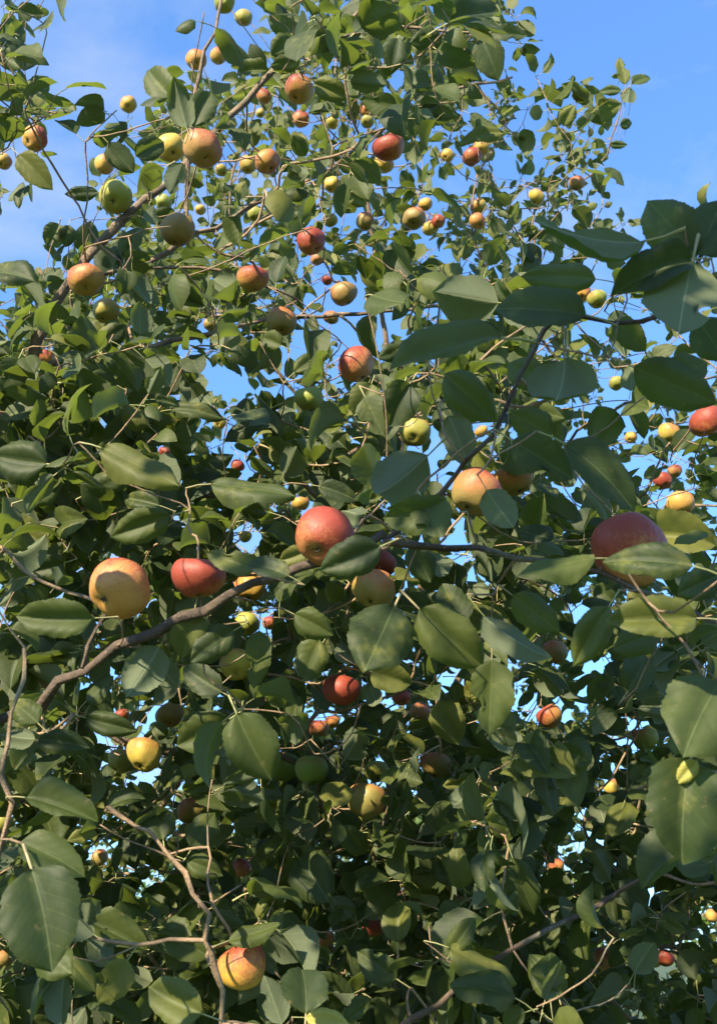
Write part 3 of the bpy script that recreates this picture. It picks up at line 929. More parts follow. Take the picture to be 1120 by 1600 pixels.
rngS = np.random.default_rng(5)
for a in APPLES:
    if a['lit'] == 0 and a['px'] >= 40:
        for k in range(3):  # extra leaves added on the sun side to keep this apple in shade
            c = a['p'] + rngS.normal(0, .018, 3) + SUN * rngS.uniform(.10, .40)
            x_, y_, d_ = proj(c)
            if any(math.hypot(b['x'] - x_, b['y'] - y_) < b['px'] * .5 + 30 and b['d'] > d_ for b in APPLES):
                continue
            R = frame_from(norm(np.cross(SUN, rngS.normal(0, 1, 3))) + np.array([0, 0, -.4]), SUN + rngS.normal(0, .3, 3))
            HAND.append(dict(p=c - R[:, 1] * .036, R=R, L=.072, d=a['d'], yellow=False, k=int(rngS.integers(0, 8)), wf=1.1, c=0, r=0, w=0, ln=0))


# ------------------------------------------------------------------ limbs of the trees
def PL(*pts):
    return [P(*p) if len(p) == 3 else np.array(p[:3]) for p in pts]


W_ = lambda x, y, z: np.array([x, y, z], float)

TREES = [
 dict(key='near', base=W_(-1.45, 0.35, 0.0),
      label='nearest apple tree, its thick dark limb running diagonally across the middle',
      limbs=[
       dict(trunk=True, pts=[W_(-1.45, .35, -.1), W_(-1.42, .37, .5), W_(-1.36, .42, 1.0), W_(-1.30, .46, 1.4), W_(-1.26, .40, 1.9), W_(-1.2, .2, 2.3)], r=(.085, .045)),
       dict(pts=[W_(-1.33, .44, 1.25), W_(-.85, .8, 1.35), P(-60, 1160, 1.17), P(60, 1098, 1.15), P(130, 1042, 1.15), P(235, 985, 1.14), P(320, 950, 1.13), P(400, 912, 1.12), P(480, 886, 1.11), P(600, 846, 1.1)], r=(0.0106, 0.0046)),
       dict(pts=[P(598, 847, 1.1), P(700, 856, 1.1), P(800, 868, 1.06), P(930, 896, 1.03), P(1050, 940, 1.0), P(1150, 985, .97)], r=(0.0039, 0.0022)),
       dict(pts=[P(598, 847, 1.1), P(645, 805, 1.12), P(695, 768, 1.13), P(735, 715, 1.13), P(790, 640, 1.12), P(830, 545, 1.1), P(880, 502, 1.08), P(960, 508, 1.04), P(1030, 490, 1.0), P(1085, 408, .97), P(1145, 330, .95)], r=(0.0029, 0.0014)),
       dict(pts=[P(130, 1042, 1.15), P(150, 985, 1.17), P(165, 950, 1.2)], r=(0.0023, 0.0017)),
       dict(lite=True, pts=[P(360, 1760, 1.2), P(348, 1600, 1.17), P(334, 1520, 1.17), P(325, 1460, 1.17), P(305, 1390, 1.18), P(262, 1340, 1.2), P(210, 1292, 1.22), P(165, 1262, 1.24)], r=(0.0035, 0.0026)),
       dict(pts=[P(360, 1760, 1.2), P(540, 1650, 1.3), P(680, 1570, 1.34), P(800, 1480, 1.36), P(930, 1420, 1.38), P(1060, 1330, 1.4)], r=(0.0042, 0.0025)),
       dict(pts=[W_(-1.4, .38, .7), W_(-.7, .8, .75), P(200, 1850, 1.15), P(360, 1760, 1.2)], r=(0.0077, 0.0044)),
       dict(lite=True, pts=[P(-40, 1500, 1.0), P(14, 1300, .97), P(8, 1200, .97), P(24, 1110, .98), P(45, 1010, 1.0)], r=(0.0027, 0.0016)),
       dict(pts=[W_(-1.35, .42, 1.0), W_(-.8, .7, 1.05), P(-140, 1560, 1.02), P(-40, 1500, 1.0)], r=(0.0047, 0.0031)),
       dict(pts=[W_(-1.2, .2, 2.3), W_(-.9, -.2, 2.65), W_(-.5, -.5, 2.85), W_(-.1, -.75, 2.95), W_(.35, -.9, 2.95)], r=(0.0136, 0.0044)),
       dict(pts=[W_(-1.2, .2, 2.3), W_(-1.35, -.4, 2.7), W_(-1.3, -1.0, 3.0), W_(-1.1, -1.6, 3.1)], r=(0.0136, 0.0053)),
       dict(pts=[W_(-.5, -.5, 2.85), W_(-.1, -.4, 2.85), W_(.35, -.3, 2.75), W_(.7, -.15, 2.6)], r=(0.0054, 0.0027)),
      ]),
 dict(key='main', base=W_(-1.75, 2.35, 0.0),
      label='apple tree with the grey leaning limb rising from the left edge into blue sky',
      limbs=[
       dict(trunk=True, pts=[W_(-1.75, 2.35, -.1), W_(-1.72, 2.32, .6), W_(-1.65, 2.28, 1.1), W_(-1.5, 2.2, 1.55)], r=(.09, .06)),
       dict(pts=[W_(-1.5, 2.2, 1.55), P(-190, 920, 2.2), P(-40, 740, 2.1), P(45, 577, 2.0), P(92, 470, 2.0), P(140, 398, 2.02), P(210, 330, 2.06), P(258, 290, 2.1), P(330, 212, 2.14), P(385, 156, 2.18), P(430, 112, 2.2), P(500, 70, 2.24), P(560, 20, 2.28), P(620, -40, 2.3)], r=(0.0222, 0.0045)),
       dict(pts=[P(45, 577, 2.0), P(200, 552, 2.1), P(330, 521, 2.2), P(440, 497, 2.3), P(530, 494, 2.32), P(640, 481, 2.35), P(770, 469, 2.4), P(880, 450, 2.45)], r=(0.0069, 0.0028)),
       dict(pts=[P(110, 442, 2.0), P(220, 418, 2.05), P(312, 416, 2.1), P(400, 440, 2.12), P(470, 466, 2.15)], r=(0.0039, 0.0022)),
       dict(pts=[P(220, 418, 2.05), P(262, 392, 2.08), P(305, 367, 2.1), P(400, 321, 2.15), P(490, 278, 2.2), P(555, 234, 2.25), P(640, 172, 2.3), P(720, 138, 2.34), P(800, 122, 2.4)], r=(0.0054, 0.0028)),
       dict(pts=[P(285, 380, 2.09), P(292, 300, 2.1), P(302, 180, 2.12), P(325, 80, 2.15), P(348, -10, 2.2)], r=(0.0049, 0.0034)),
       dict(pts=[P(-190, 920, 2.2), P(0, 1010, 2.1), P(200, 1160, 2.1), P(430, 1180, 2.2), P(595, 1245, 2.2), P(660, 1310, 2.2), P(795, 1390, 2.2), P(960, 1460, 2.2), P(1150, 1500, 2.2)], r=(0.0118, 0.0034)),
       dict(pts=[P(-40, 740, 2.1), P(150, 735, 2.0), P(320, 780, 2.0), P(560, 700, 2.1), P(720, 610, 2.15)], r=(0.0069, 0.0028)),
       dict(pts=[P(-190, 920, 2.2), P(-20, 880, 1.8), P(40, 822, 1.75), P(110, 800, 1.75)], r=(0.0069, 0.0028)),
       dict(pts=[P(-190, 920, 2.2), P(-80, 600, 2.1), P(-60, 350, 2.1), P(-20, 180, 2.1), P(10, 40, 2.1)], r=(0.0099, 0.0028)),
       dict(pts=[P(500, 70, 2.24), P(600, 40, 2.2), P(700, 50, 2.15), P(790, 50, 2.1)], r=(0.0035, 0.0022)),
      ]),
 dict(key='far', base=W_(0.55, 4.5, 0.0),
      label='farther apple tree behind, its small-leaved branch tips at the upper right',
      limbs=[
       dict(trunk=True, pts=[W_(.55, 4.5, -.1), W_(.53, 4.45, .5), W_(.46, 4.4, 1.0), P(690, 1250, 4.1), P(685, 1120, 4.0)], r=(.08, .05)),
       dict(pts=[P(685, 1120, 4.0), P(640, 800, 3.8), P(600, 500, 3.8), P(570, 250, 3.8), P(610, 50, 3.7)], r=(0.0197, 0.0039)),
       dict(pts=[P(685, 1120, 4.0), P(820, 850, 4.0), P(868, 560, 4.15), P(830, 350, 4.25), P(880, 302, 4.25), P(935, 258, 4.22), P(955, 215, 4.2), P(978, 140, 4.2)], r=(0.0173, 0.0022)),
       dict(pts=[P(685, 1120, 4.0), P(900, 1000, 3.6), P(1030, 812, 3.1), P(1160, 790, 3.0)], r=(0.0148, 0.0039)),
       dict(pts=[P(820, 850, 4.0), P(890, 690, 3.3), P(975, 632, 3.0), P(1120, 590, 2.9)], r=(0.0079, 0.0034)),
       dict(pts=[P(685, 1120, 4.0), P(480, 950, 3.6), P(300, 800, 3.5), P(150, 600, 3.5), P(60, 420, 3.4)], r=(0.0148, 0.0034)),
       dict(pts=[W_(.46, 4.4, 1.0), P(950, 1330, 3.6), P(1150, 1260, 3.3)], r=(0.0148, 0.0045)),
       dict(pts=[W_(.46, 4.4, 1.0), P(400, 1350, 3.5), P(180, 1250, 3.3), P(-60, 1200, 3.2)], r=(0.0148, 0.0045)),
       dict(pts=[P(640, 800, 3.8), P(420, 560, 3.6), P(360, 330, 3.5), P(400, 160, 3.5)], r=(0.0088, 0.0028)),
       dict(pts=[P(868, 560, 4.15), P(760, 420, 4.0), P(740, 300, 4.0), P(800, 180, 4.2)], r=(0.0069, 0.0028)),
      ]),
]


def resample(pts, step, jitter, rng):
    pts = np.asarray(pts)
    # Catmull-Rom
    out = []
    ext = np.vstack([2 * pts[0] - pts[1], pts, 2 * pts[-1] - pts[-2]])
    for i in range(1, len(ext) - 2):
        p0, p1, p2, p3 = ext[i - 1:i + 3]
        n = max(2, int(np.linalg.norm(p2 - p1) / step))
        for k in range(n):
            t = k / n
            out.append(0.5 * ((2 * p1) + (-p0 + p2) * t + (2 * p0 - 5 * p1 + 4 * p2 - p3) * t * t + (-p0 + 3 * p1 - 3 * p2 + p3) * t ** 3))
    out.append(pts[-1])
    out = np.array(out)
    j = rng.normal(0, jitter, out.shape)
    j[0] = 0
    out += j
    return out


def sample_targets(band, dens, rng, margin=220):
    """leaf-cluster sites spread through the crown volume"""
    sites = []
    lo, hi = band
    step = 40
    for gy in range(-120, 1600 + margin, step):
        for gx in range(-margin, 1120 + margin, step):
            cx, cy = gx + step / 2, gy + step / 2
            c = float(cover_at(cx, cy))
            lai = np.interp(c, np.arange(10), LAI_OF)
            if (cx < 0 or cx > 1120 or cy > 1600):
                lai *= 0.6
            if cy < 0:
                lai *= 0.8
            share = dens(cx, cy)
            if share <= 0 or lai < 0.05:
                continue
            dm = (lo + hi) / 2
            area = (step * dm / F) ** 2
            n = rng.poisson(lai * share * area / (0.00094 * 6.0))
            for _ in range(n):
                x, y = gx + rng.random() * step, gy + rng.random() * step
                d = rng.uniform(lo, hi)
                if in_gap(np.array(x), np.array(y), 1.05 if y < 900 else 0.8):
                    continue
                sites.append(P(x, y, d))
    return np.array(sites).reshape(-1, 3)


def dens_near(x, y):
    if y < 560 and x < 640:
        return 0
    if x > 600 and y < 460:
        return 0
    k = 0.10
    if 640 < x < 960 and 480 < y < 900:
        k = 0.24
    if y > 980:
        k = 0.16
    if x < 260 and y > 1050:
        k = 0.30
    if x > 1120 or x < 0 or y > 1600:
        k = 0.3
    return k


def dens_main(x, y):
    if x > 690 and y < 420:
        return 0.12 if x < 760 and y < 140 else 0.0
    if x > 640 and y < 420:
        return 0.45
    if y < 0 and 360 < x < 800:
        return 0.9
    if y < 400:
        return 0.72
    if x > 840 and y < 700:
        return 0.15
    if y > 1050:
        return 1.0
    return 0.95 if x < 640 else 0.8


def dens_far(x, y):
    if x > 700 and y < 420:
        return 1.0
    if y < 120 and x < 420:
        return 0.05
    if x < 100 and y < 420:
        return 0.1
    if x > 820 and y < 700:
        return 0.8
    return 0.55


def overhead_sites(rng):
    """crown of the nearest tree continuing above and behind the photographer"""
    s = []
    for _ in range(115):
        t = rng.random()
        a = np.array([-1.1, .1, 2.55]) * (1 - t) + np.array([.75, -.75, 2.95]) * t
        s.append(a + rng.normal(0, 1, 3) * np.array([.28, .30, .20]))
    for _ in range(36):
        t = rng.random()
        a = np.array([-1.3, -.2, 2.6]) * (1 - t) + np.array([-1.1, -1.6, 3.1]) * t
        s.append(a + rng.normal(0, 1, 3) * np.array([.28, .2, .2]))
    for _ in range(120):                       # unseen leaf clusters added sunward to shade the branches on the right
        q = P(rng.uniform(620, 1130), rng.uniform(330, 1000), rng.uniform(.95, 1.15))
        s.append(q + SUN * rng.uniform(.95, 2.0))
    s = np.array(s)
    x, y, d = proj(s)
    infr = (d > 0) & (x > -120) & (x < 1240) & (y > -160)
    return s[~infr & (s[:, 2] > 2.2)]


SUN_CLEAR = [(a['p'], a['dia'] * 0.5 * (1.1 if a['lit'] >= 1 else 0.6), a['lit']) for a in APPLES if a['lit'] > 0]
for lx, ly, ld in ((67, 1420, .88), (95, 1262, .95), (85, 1338, .92), (190, 1245, 1.15), (545, 872, .98), (1075, 1115, .85), (1015, 968, .88),
                   (480, 1550, 1.0), (215, 825, 1.15), (85, 970, 1.1), (415, 1555, 1.05), (325, 1450, 1.17), (340, 1560, 1.17), (255, 1335, 1.2),
                   (330, 990, 1.15), (600, 990, 1.1), (766, 1085, 1.1)):
    SUN_CLEAR.append((P(lx, ly, ld), 0.035, .9))
CLEAR_P = np.array([s[0] for s in SUN_CLEAR])
CLEAR_R = np.array([s[1] for s in SUN_CLEAR])
CLEAR_L = np.array([s[2] for s in SUN_CLEAR])
AX = np.array([a['x'] for a in APPLES], float)
AY = np.array([a['y'] for a in APPLES], float)
AR = np.array([a['px'] for a in APPLES]) * 0.5
AD = np.array([a['d'] for a in APPLES])
AVIS = np.array([a['vis'] for a in APPLES])
ACLEAR = AR * np.clip(0.05 + 0.82 * AVIS, 0, 0.87)
APOS = np.array([a['p'] for a in APPLES])
ARAD = np.array([a['dia'] for a in APPLES]) * 0.5


def keep_leaf(c, L, rng, dv):
    """leaf-centre test: gaps, clear view of the apples, sun on the sunlit ones"""
    if np.linalg.norm(c - CAM) < 0.62:
        return False
    x, y, d = proj(c)
    lp = L * 0.36 * F / max(d, 0.2)
    if d > 0 and -150 < x < 1270 and -100 < y < 1700:
        if in_gap(np.array(x), np.array(y), 0.8 if y < 900 else 0.55):
            return False
        if cover_at(x, y) < 0.7 and rng.random() < 0.85:
            return False
        if y < 0 and not 300 < x < 830:
            return False
        # distance from each apple's centre to the leaf's midrib, in the picture
        x0, y0, _ = proj(c - dv * L * 0.5)
        x1, y1, _ = proj(c + dv * L * 0.5)
        ex, ey = x1 - x0, y1 - y0
        t = np.clip(((AX - x0) * ex + (AY - y0) * ey) / (ex * ex + ey * ey + 1e-6), 0, 1)
        near = (AX - x0 - t * ex) ** 2 + (AY - y0 - t * ey) ** 2 < (ACLEAR + lp * 0.72) ** 2
        if (near & (AD + 0.01 > d)).any():
            return False
    if (np.linalg.norm(APOS - c, axis=1) < ARAD + 0.25 * L).any():
        return False
    v = c - CLEAR_P
    t = v @ SUN
    dist = np.linalg.norm(v - t[:, None] * SUN, axis=1)
    hit = (t > 0) & (dist < CLEAR_R + 0.42 * L)
    for i in np.where(hit)[0]:
        if rng.random() < CLEAR_L[i]:
            return False
    return True


# ------------------------------------------------------------------ setting: ground
gm = bpy.data.meshes.new('ground')
gn = 40
gv, gf = [], []
for i in range(gn + 1):
    for j in range(gn + 1):
        x = (j / gn - 0.5)
        y = (i / gn - 0.5)
        X = math.copysign(abs(x * 2) ** 2.4, x) * 900
        Y = math.copysign(abs(y * 2) ** 2.4, y) * 900
        gv.append((X, Y, 0.05 * math.sin(X * .7) * math.cos(Y * .5) - 0.02))
for i in range(gn):
    for j in range(gn):
        a = i * (gn + 1) + j
        gf.append((a, a + 1, a + gn + 2, a + gn + 1))
gm.from_pydata(gv, [], gf)
gm.materials.append(M_GRASS)
obj('ground', gm, None, kind='structure')


# ------------------------------------------------------------------ build the apple trees
def build_tree(T, ti, sites, apples, hand, rng, low):
    root = empty('apple_tree', T['base'], label=T['label'], category='tree', group='apple trees in the orchard')
    inv = Vector(-T['base'])
    nodes, parent, rad, owner = [], [], [], []
    limb_paths = []
    for li, lm in enumerate(T['limbs']):
        pts = resample(lm['pts'], 0.045, 0.0035, rng)
        n = len(pts)
        rr = np.linspace(0, 1, n)
        r = lm['r'][0] + (lm['r'][1] - lm['r'][0]) * rr ** 0.8
        limb_paths.append((pts, r, lm.get('trunk', False), lm.get('lite', False)))
        st = len(nodes)
        for k in range(n):
            nodes.append(pts[k])
            parent.append(st + k - 1 if k else -1)
            rad.append(r[k])
            owner.append(li)
    n_limb = len(nodes)
    terms = []
    for a in apples:
        terms.append((a['top'], 'apple', a))
    for h in hand:
        terms.append((h['foot'], 'leaf', h))
    for s in sites:
        terms.append((s, 'site', None))
    cap = len(nodes) + 40 * len(terms) + 10
    N = np.zeros((cap, 3))
    N[:n_limb] = nodes
    parent = parent + [0] * (cap - n_limb)
    cnt = n_limb
    TP = np.array([t[0] for t in terms])
    dmin = np.full(len(terms), 1e9)
    for k in range(0, n_limb, 4):
        dmin = np.minimum(dmin, np.linalg.norm(TP - N[k], axis=1))
    order = np.argsort(dmin)
    sitenodes = []
    ends = {}
    for k in order:
        p, typ, ref = terms[k]
        v = N[:cnt] - p
        dist = np.sqrt((v * v).sum(1))
        cost = dist + 0.7 * np.maximum(0, v[:, 2])      # prefer to grow upwards
        cand = np.argpartition(cost, min(40, cnt - 1))[:40]
        best, bc = cand[0], 1e9
        for c in cand:
            cc = cost[c]
            if cc > bc:
                continue
            for tt in (.2, .4, .6, .8):
                mx, my, md = proj(N[c] * (1 - tt) + p * tt)
                if md > 0 and 0 < mx < 1120 and 0 < my < 1600:
                    if cover_at(mx, my) < 2.5 or in_gap(np.array(mx), np.array(my), .9):
                        cc += 0.15
                    if (((AX - mx) ** 2 + (AY - my) ** 2 < AR ** 2) & (AD > md)).any():
                        cc += 0.10
            if cc < bc:
                bc, best = cc, c
        q = N[best]
        dd = np.linalg.norm(p - q)
        n = max(1, int(round(dd / 0.045)))
        side = rng.normal(0, 1, 3) * min(dd, .25) * 0.06 + np.array([0, 0, -1]) * min(dd, .25) * 0.07
        prev = best
        for j in range(1, n + 1):
            t = j / n
            pos = q + (p - q) * t + side * math.sin(math.pi * t) + (rng.normal(0, 0.003, 3) if j < n else 0)
            N[cnt] = pos
            parent[cnt] = prev
            prev = cnt
            cnt += 1
        if typ == 'site':
            sitenodes.append(prev)
        elif typ == 'apple':
            ends[prev] = 0.0016
        else:
            ends[prev] = 0.0010
    N = N[:cnt]
    parent = np.array(parent[:cnt])
    # twig radii by the pipe rule, tips about 1 mm
    acc = np.zeros(cnt)
    kids = np.zeros(cnt, int)
    for k in range(n_limb, cnt):
        kids[parent[k]] += 1
    for k in range(cnt - 1, n_limb - 1, -1):
        if kids[k] == 0:
            acc[k] += ends.get(k, 0.0012) ** 2.4
        if parent[k] >= n_limb:
            acc[parent[k]] += acc[k]
    tr = np.minimum(np.maximum(acc, 1e-12) ** (1 / 2.4), 0.0065)
    # limbs and trunk as parts
    for pts, r, trunk, lite in limb_paths:
        bumps = 1 + 0.06 * np.sin(np.arange(len(pts)) * 1.3) + rng.normal(0, 0.05, len(pts)) + 0.28 * (rng.random(len(pts)) < 0.10)
        V, q = tube(pts, r * bumps, 12)
        V += rng.normal(0, 0.0007, V.shape)
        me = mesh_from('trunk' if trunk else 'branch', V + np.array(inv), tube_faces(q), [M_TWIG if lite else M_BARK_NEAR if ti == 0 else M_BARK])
        obj('trunk' if trunk else 'branch', me, root)
    # twigs: follow each chain
    children = [[] for _ in range(cnt)]
    for k in range(n_limb, cnt):
        children[parent[k]].append(k)
    VV, FF, base = [], [], 0
    big = []
    starts = []
    for k in range(cnt):
        ch = children[k]
        if not ch:
            continue
        if k < n_limb:
            starts += [(k, c) for c in ch]
        else:
            ch2 = sorted(ch, key=lambda c: -tr[c])
            starts += [(k, c) for c in ch2[1:]]
    for k, c in starts:
        chain = [k, c]
        rr = [min(tr[c] * 1.25, 0.008), tr[c]]
        cur = c
        while children[cur]:
            cur = max(children[cur], key=lambda c_: tr[c_])
            chain.append(cur)
            rr.append(tr[cur])
        pts = N[chain]
        if len(pts) == 2:
            pts = np.array([pts[0], (pts[0] + pts[1]) / 2, pts[1]])
            rr = [rr[0], (rr[0] + rr[1]) / 2, rr[1]]
        leng = np.linalg.norm(np.diff(pts, axis=0), axis=1).sum()
        if not low:                       # rounder bends on the twigs one can see
            s_ = np.concatenate([[0], np.cumsum(np.linalg.norm(np.diff(pts, axis=0), axis=1))])
            pts = resample(pts, 0.016, 0.0005, rng)
            s2 = np.concatenate([[0], np.cumsum(np.linalg.norm(np.diff(pts, axis=0), axis=1))])
            rr = np.interp(s2 / max(s2[-1], 1e-6), s_ / max(s_[-1], 1e-6), rr) * (1 + rng.normal(0, .06, len(pts)))
        V, q = tube(pts, np.array(rr), 5 if not low else 4)
        big.append((max(rr) * leng, V, q))
    big.sort(key=lambda b: -b[0])
    for sc_, V, q in big[:60]:
        me = mesh_from('twig', V + np.array(inv), tube_faces(q), [M_TWIG])
        obj('twig', me, root)
    for sc_, V, q in big[60:]:
        VV.append(V)
        FF.append(q + base)
        base += len(V)
    q = np.vstack(FF)
    me = mesh_from('fine_twigs', np.vstack(VV) + np.array(inv), tube_faces(q), [M_TWIG])
    obj('fine_twigs', me, root, kind='stuff')
    # leaves
    recs = []
    up = np.array([0, 0, 1.0])
    for k in sitenodes:
        chain = [k]
        for _ in range(4):
            if parent[chain[-1]] >= n_limb:
                chain.append(parent[chain[-1]])
        p = N[k]
        tw = norm(p - N[parent[k]])
        tw = norm(tw + up * 0.35)
        side = norm(np.cross(tw, rng.normal(0, 1, 3)))
        fro = np.cross(tw, side)
        nl = rng.integers(4, 8)
        az0 = rng.uniform(0, 6.28)
        spots = [(p + tw * rng.uniform(-.02, .006), 1.0) for _ in range(nl)]
        spots += [(N[c] + rng.normal(0, .004, 3), 0.5) for c in chain[1:3] if rng.random() < 0.8]
        for i, (b, tipw) in enumerate(spots):
            az = az0 + i * 2.4 + rng.normal(0, 0.3)
            radial = side * math.cos(az) + fro * math.sin(az)
            dv = norm(tw * rng.uniform(-.1, .7) * tipw + radial * 0.9 + up * rng.uniform(-.75, .25))
            nn = norm(up * 0.42 + SUN * 0.5 + rng.normal(0, 0.62, 3))
            if abs(nn @ dv) > 0.93:
                nn = norm(nn + rng.normal(0, .6, 3))
            L = float(np.clip(rng.lognormal(math.log(0.058 if low else (0.054 if ti == 0 else 0.059)), 0.27), 0.030, 0.098))
            R = frame_from(dv, nn)
            b2 = b + dv * L * 0.33
            c = b2 + dv * L * 0.5
            if keep_leaf(c, L, rng, dv):
                recs.append((b2, R, L, c))
    # which of them show largest: those become parts of their own
    C = np.array([r[3] for r in recs])
    x, y, d = proj(C)
    Ls = np.array([r[2] for r in recs])
    Nn = np.array([r[1][:, 2] for r in recs])
    facing = np.abs(((C - CAM) / np.linalg.norm(C - CAM, axis=1)[:, None] * Nn).sum(1))
    size = (Ls * F / np.maximum(d, .1)) ** 2 * (0.15 + facing)
    inframe = (d > 0.3) & (x > 5) & (x < 1115) & (y > 5) & (y < 1595)
    hidden = np.zeros(len(recs), bool)
    cell = {}
    for i in np.where(inframe)[0]:
        key = (int(x[i] // 22), int(y[i] // 22))
        if key not in cell or d[i] < cell[key]:
            cell[key] = d[i]
    for i in np.where(inframe)[0]:
        hidden[i] = d[i] > cell[(int(x[i] // 22), int(y[i] // 22))] + 0.12
    score = np.where(inframe & ~hidden, size, 0)
    want = max(0, 296 - len(hand))
    pick = set(np.argsort(-score)[:want].tolist())
    for i, r in enumerate(recs):
        if i in pick:
            o = obj('leaf', (HI_FAR if low else HI_MESH)[int(rng.integers(0, len(HI_MESH)))], root)
            o.matrix_local = Matrix.Translation(Vector(r[0] - T['base'])) @ Matrix(r[1].tolist()).to_4x4() @ Matrix.Scale(r[2], 4)
    for hi_, h in enumerate(hand):
        src = HI_YELLOW if h['yellow'] else FLAT_MESH
        o = obj('leaf', src[h['k']], root)
        if h['yellow']:
            o['label'] = 'yellowing leaf'
        o.matrix_local = Matrix.Translation(Vector(h['p'] - T['base'])) @ Matrix(h['R'].tolist()).to_4x4() @ Matrix.Diagonal((h['L'] * h['wf'], h['L'], h['L'], 1))
    rest = [(r[0] - T['base'], r[1], r[2]) for i, r in enumerate(recs) if i not in pick]
    merge_leaves('foliage', rest, T_LOW if low else T_MID, [M_LEAF_FAR if low else M_LEAF, M_PET], root, rng, kind='stuff')
    print('TREE', T['key'], 'sites', len(sites), 'leaves', len(recs), 'nodes', cnt)
    return root


# apple orientation first: the twig meets the tip of the stem
rngA = np.random.default_rng(21)
for i, a in enumerate(APPLES):
    tilt = norm(np.array([0, 0, 1.0]) + rngA.normal(0, 0.28, 3) + np.array([0, 0.15, 0]))
    if i == 71:
        tilt = norm(np.array([.55, .75, .75]))
    if i == 73:
        tilt = norm(np.array([.35, .6, .8]))
    a['axis'] = tilt
    a['stem'] = float(rngA.uniform(0.45, 0.7))
    a['top'] = a['p'] + tilt * a['dia'] * 0.5 * (0.56 + a['stem'])
for h in HAND:
    h['foot'] = h['p'] - h['R'][:, 1] * h['L'] * 0.33 - h['R'][:, 2] * 0.10 * h['L']


def tree_of(d):
    return 0 if d < 1.45 else (1 if d < 2.85 else 2)


BANDS = [(1.12, 1.5), (1.5, 2.75), (2.8, 5.0)]
DENS = [dens_near, dens_main, dens_far]
for ti, T in enumerate(TREES):
    rng = np.random.default_rng(100 + ti)
    s = sample_targets(BANDS[ti], DENS[ti], rng)
    if ti == 0:
        s = np.vstack([s, overhead_sites(rng)])
    build_tree(T, ti, s, [a for a in APPLES if tree_of(a['d']) == ti], [h for h in HAND if tree_of(h['d']) == ti], rng, ti == 2)

# ------------------------------------------------------------------ apples
BODY = [make_apple_mesh(s) for s in range(7)]
CALYX = calyx_mesh()


def stem_mesh(h):
    pts = [(0, 0, 0.50), (0.01, 0.0, 0.56 + h * .3), (0.0, 0.01, 0.56 + h * .7), (0, 0, 0.56 + h)]
    V, q = tube(pts, [0.05, 0.036, 0.034, 0.05], 6)
    return mesh_from('stem', V, tube_faces(q), [M_STEM])


for i, a in enumerate(APPLES):
    o = obj('apple', BODY[i % len(BODY)], None, label=a['label'], category='apple', group='apples on the trees')
    z = a['axis']
    # the blushed cheek (+X) is the one that grew towards the sun, with some scatter
    xd = norm(SUN * 0.45 + rngA.normal(0, 0.55, 3))
    if a['kind'] == 'S':
        xd = norm(np.array([.5, .5, .2]))
    x_ = norm(xd - z * (xd @ z))
    y_ = np.cross(z, x_)
    R = np.stack([x_, y_, z], 1)
    s = a['dia'] * 0.5 / 1.03
    o.matrix_world = Matrix.Translation(Vector(a['p'])) @ Matrix(R.tolist()).to_4x4() @ Matrix.Diagonal((s, s, s * float(rngA.uniform(.84, 1.02)), 1))
    g, bl = KIND[a['kind']]
    jit = rngA.uniform(0.88, 1.1, 3)
    o.color = (g[0] * jit[0], g[1] * jit[1], g[2] * jit[2], float(np.clip(bl + rngA.normal(0, .05), 0, 1)))
    st = obj('stem', stem_mesh(a['stem']), o)
    ca = obj('calyx', CALYX, o)
    ca.location = (0, 0, -0.735)


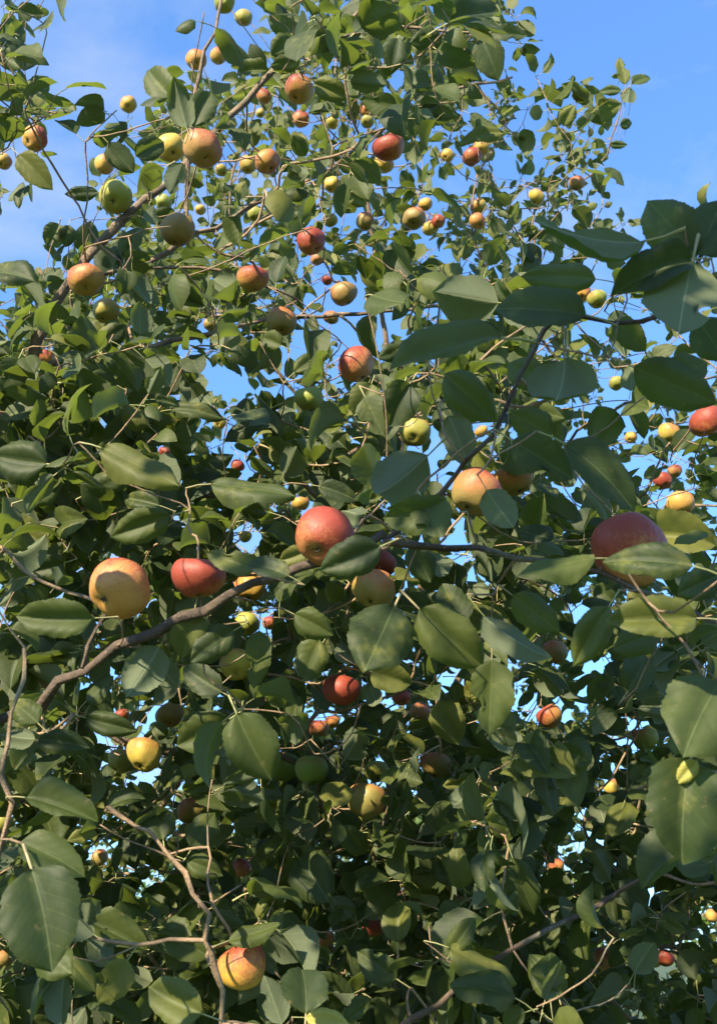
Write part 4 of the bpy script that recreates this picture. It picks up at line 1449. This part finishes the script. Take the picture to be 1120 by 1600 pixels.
# ------------------------------------------------------------------ trees beyond the orchard, low behind the branches
def background_tree(base, height, spread, label, seed, n=5200):
    rng = np.random.default_rng(seed)
    base = np.array(base, float)
    root = empty('broadleaf_tree', base, label=label, category='tree', group='trees beyond the orchard')
    pts = resample([W_(0, 0, -.1), W_(.05, .03, height * .2), W_(-.05, .05, height * .45), W_(.03, 0, height * .8)], .2, .01, rng)
    V, q = tube(pts, np.linspace(.13, .03, len(pts)) * height / 4, 9)
    obj('trunk', mesh_from('trunk', V, tube_faces(q), [M_BARK]), root)
    VV, FF, b, recs = [], [], 0, []
    nb = 46
    per = n // nb
    for k in range(nb):
        t = rng.uniform(.18, .95)
        p0 = pts[int(t * (len(pts) - 1))]
        az = rng.uniform(0, 6.28)
        rr = spread * (0.45 + 0.55 * math.sin(math.pi * min(1, t * .9 + .1))) * rng.uniform(.6, 1.05)
        p1 = p0 + np.array([math.cos(az) * rr, math.sin(az) * rr, rng.uniform(.1, .75) * rr])
        mid = (p0 + p1) / 2 + np.array([0, 0, .1 * rr])
        bp = resample([p0, mid, p1], .15, .012, rng)
        V, q = tube(bp, np.linspace(.03, .006, len(bp)) * height / 4, 5)
        VV.append(V)
        FF.append(q + b)
        b += len(V)
        for _ in range(per):
            s = rng.uniform(.25, 1.05)
            c = bp[min(len(bp) - 1, int(s * (len(bp) - 1)))] + rng.normal(0, .12 + .10 * s, 3) * spread / 1.6
            dv = norm(rng.normal(0, 1, 3) + np.array([0, 0, -.3]))
            nn = norm(np.array([0, 0, .6]) + SUN * .4 + rng.normal(0, .5, 3))
            recs.append((c, frame_from(dv, nn), float(rng.uniform(.07, .12))))
    q = np.vstack(FF)
    obj('boughs', mesh_from('boughs', np.vstack(VV), tube_faces(q), [M_BARK]), root, kind='stuff')
    merge_leaves('crown', recs, T_BG, [M_HEDGE, M_HEDGE], root, rng, kind='stuff')


T_BG = make_templates(5, 4, 3, RNG, 0.0, petiole=False)
background_tree((-1.3, 9.5, 0), 3.6, 1.25, 'pale green tree showing through the lowest branches left of centre', 1)
background_tree((0.9, 11.0, 0), 3.9, 1.5, 'bushy green tree low behind the branches, centre right', 2)
background_tree((-4.6, 12.0, 0), 3.8, 1.6, 'green tree low behind the leaves at the left edge', 3)
background_tree((5.2, 12.5, 0), 4.2, 1.6, 'green tree low behind the leaves at the right edge', 4)
background_tree((-1.6, 16.0, 0), 3.4, 2.0, 'distant low tree between the two middle trees', 5, 6000)
background_tree((3.0, 17.0, 0), 3.2, 2.0, 'distant low tree right of the middle, beyond the others', 6, 6000)
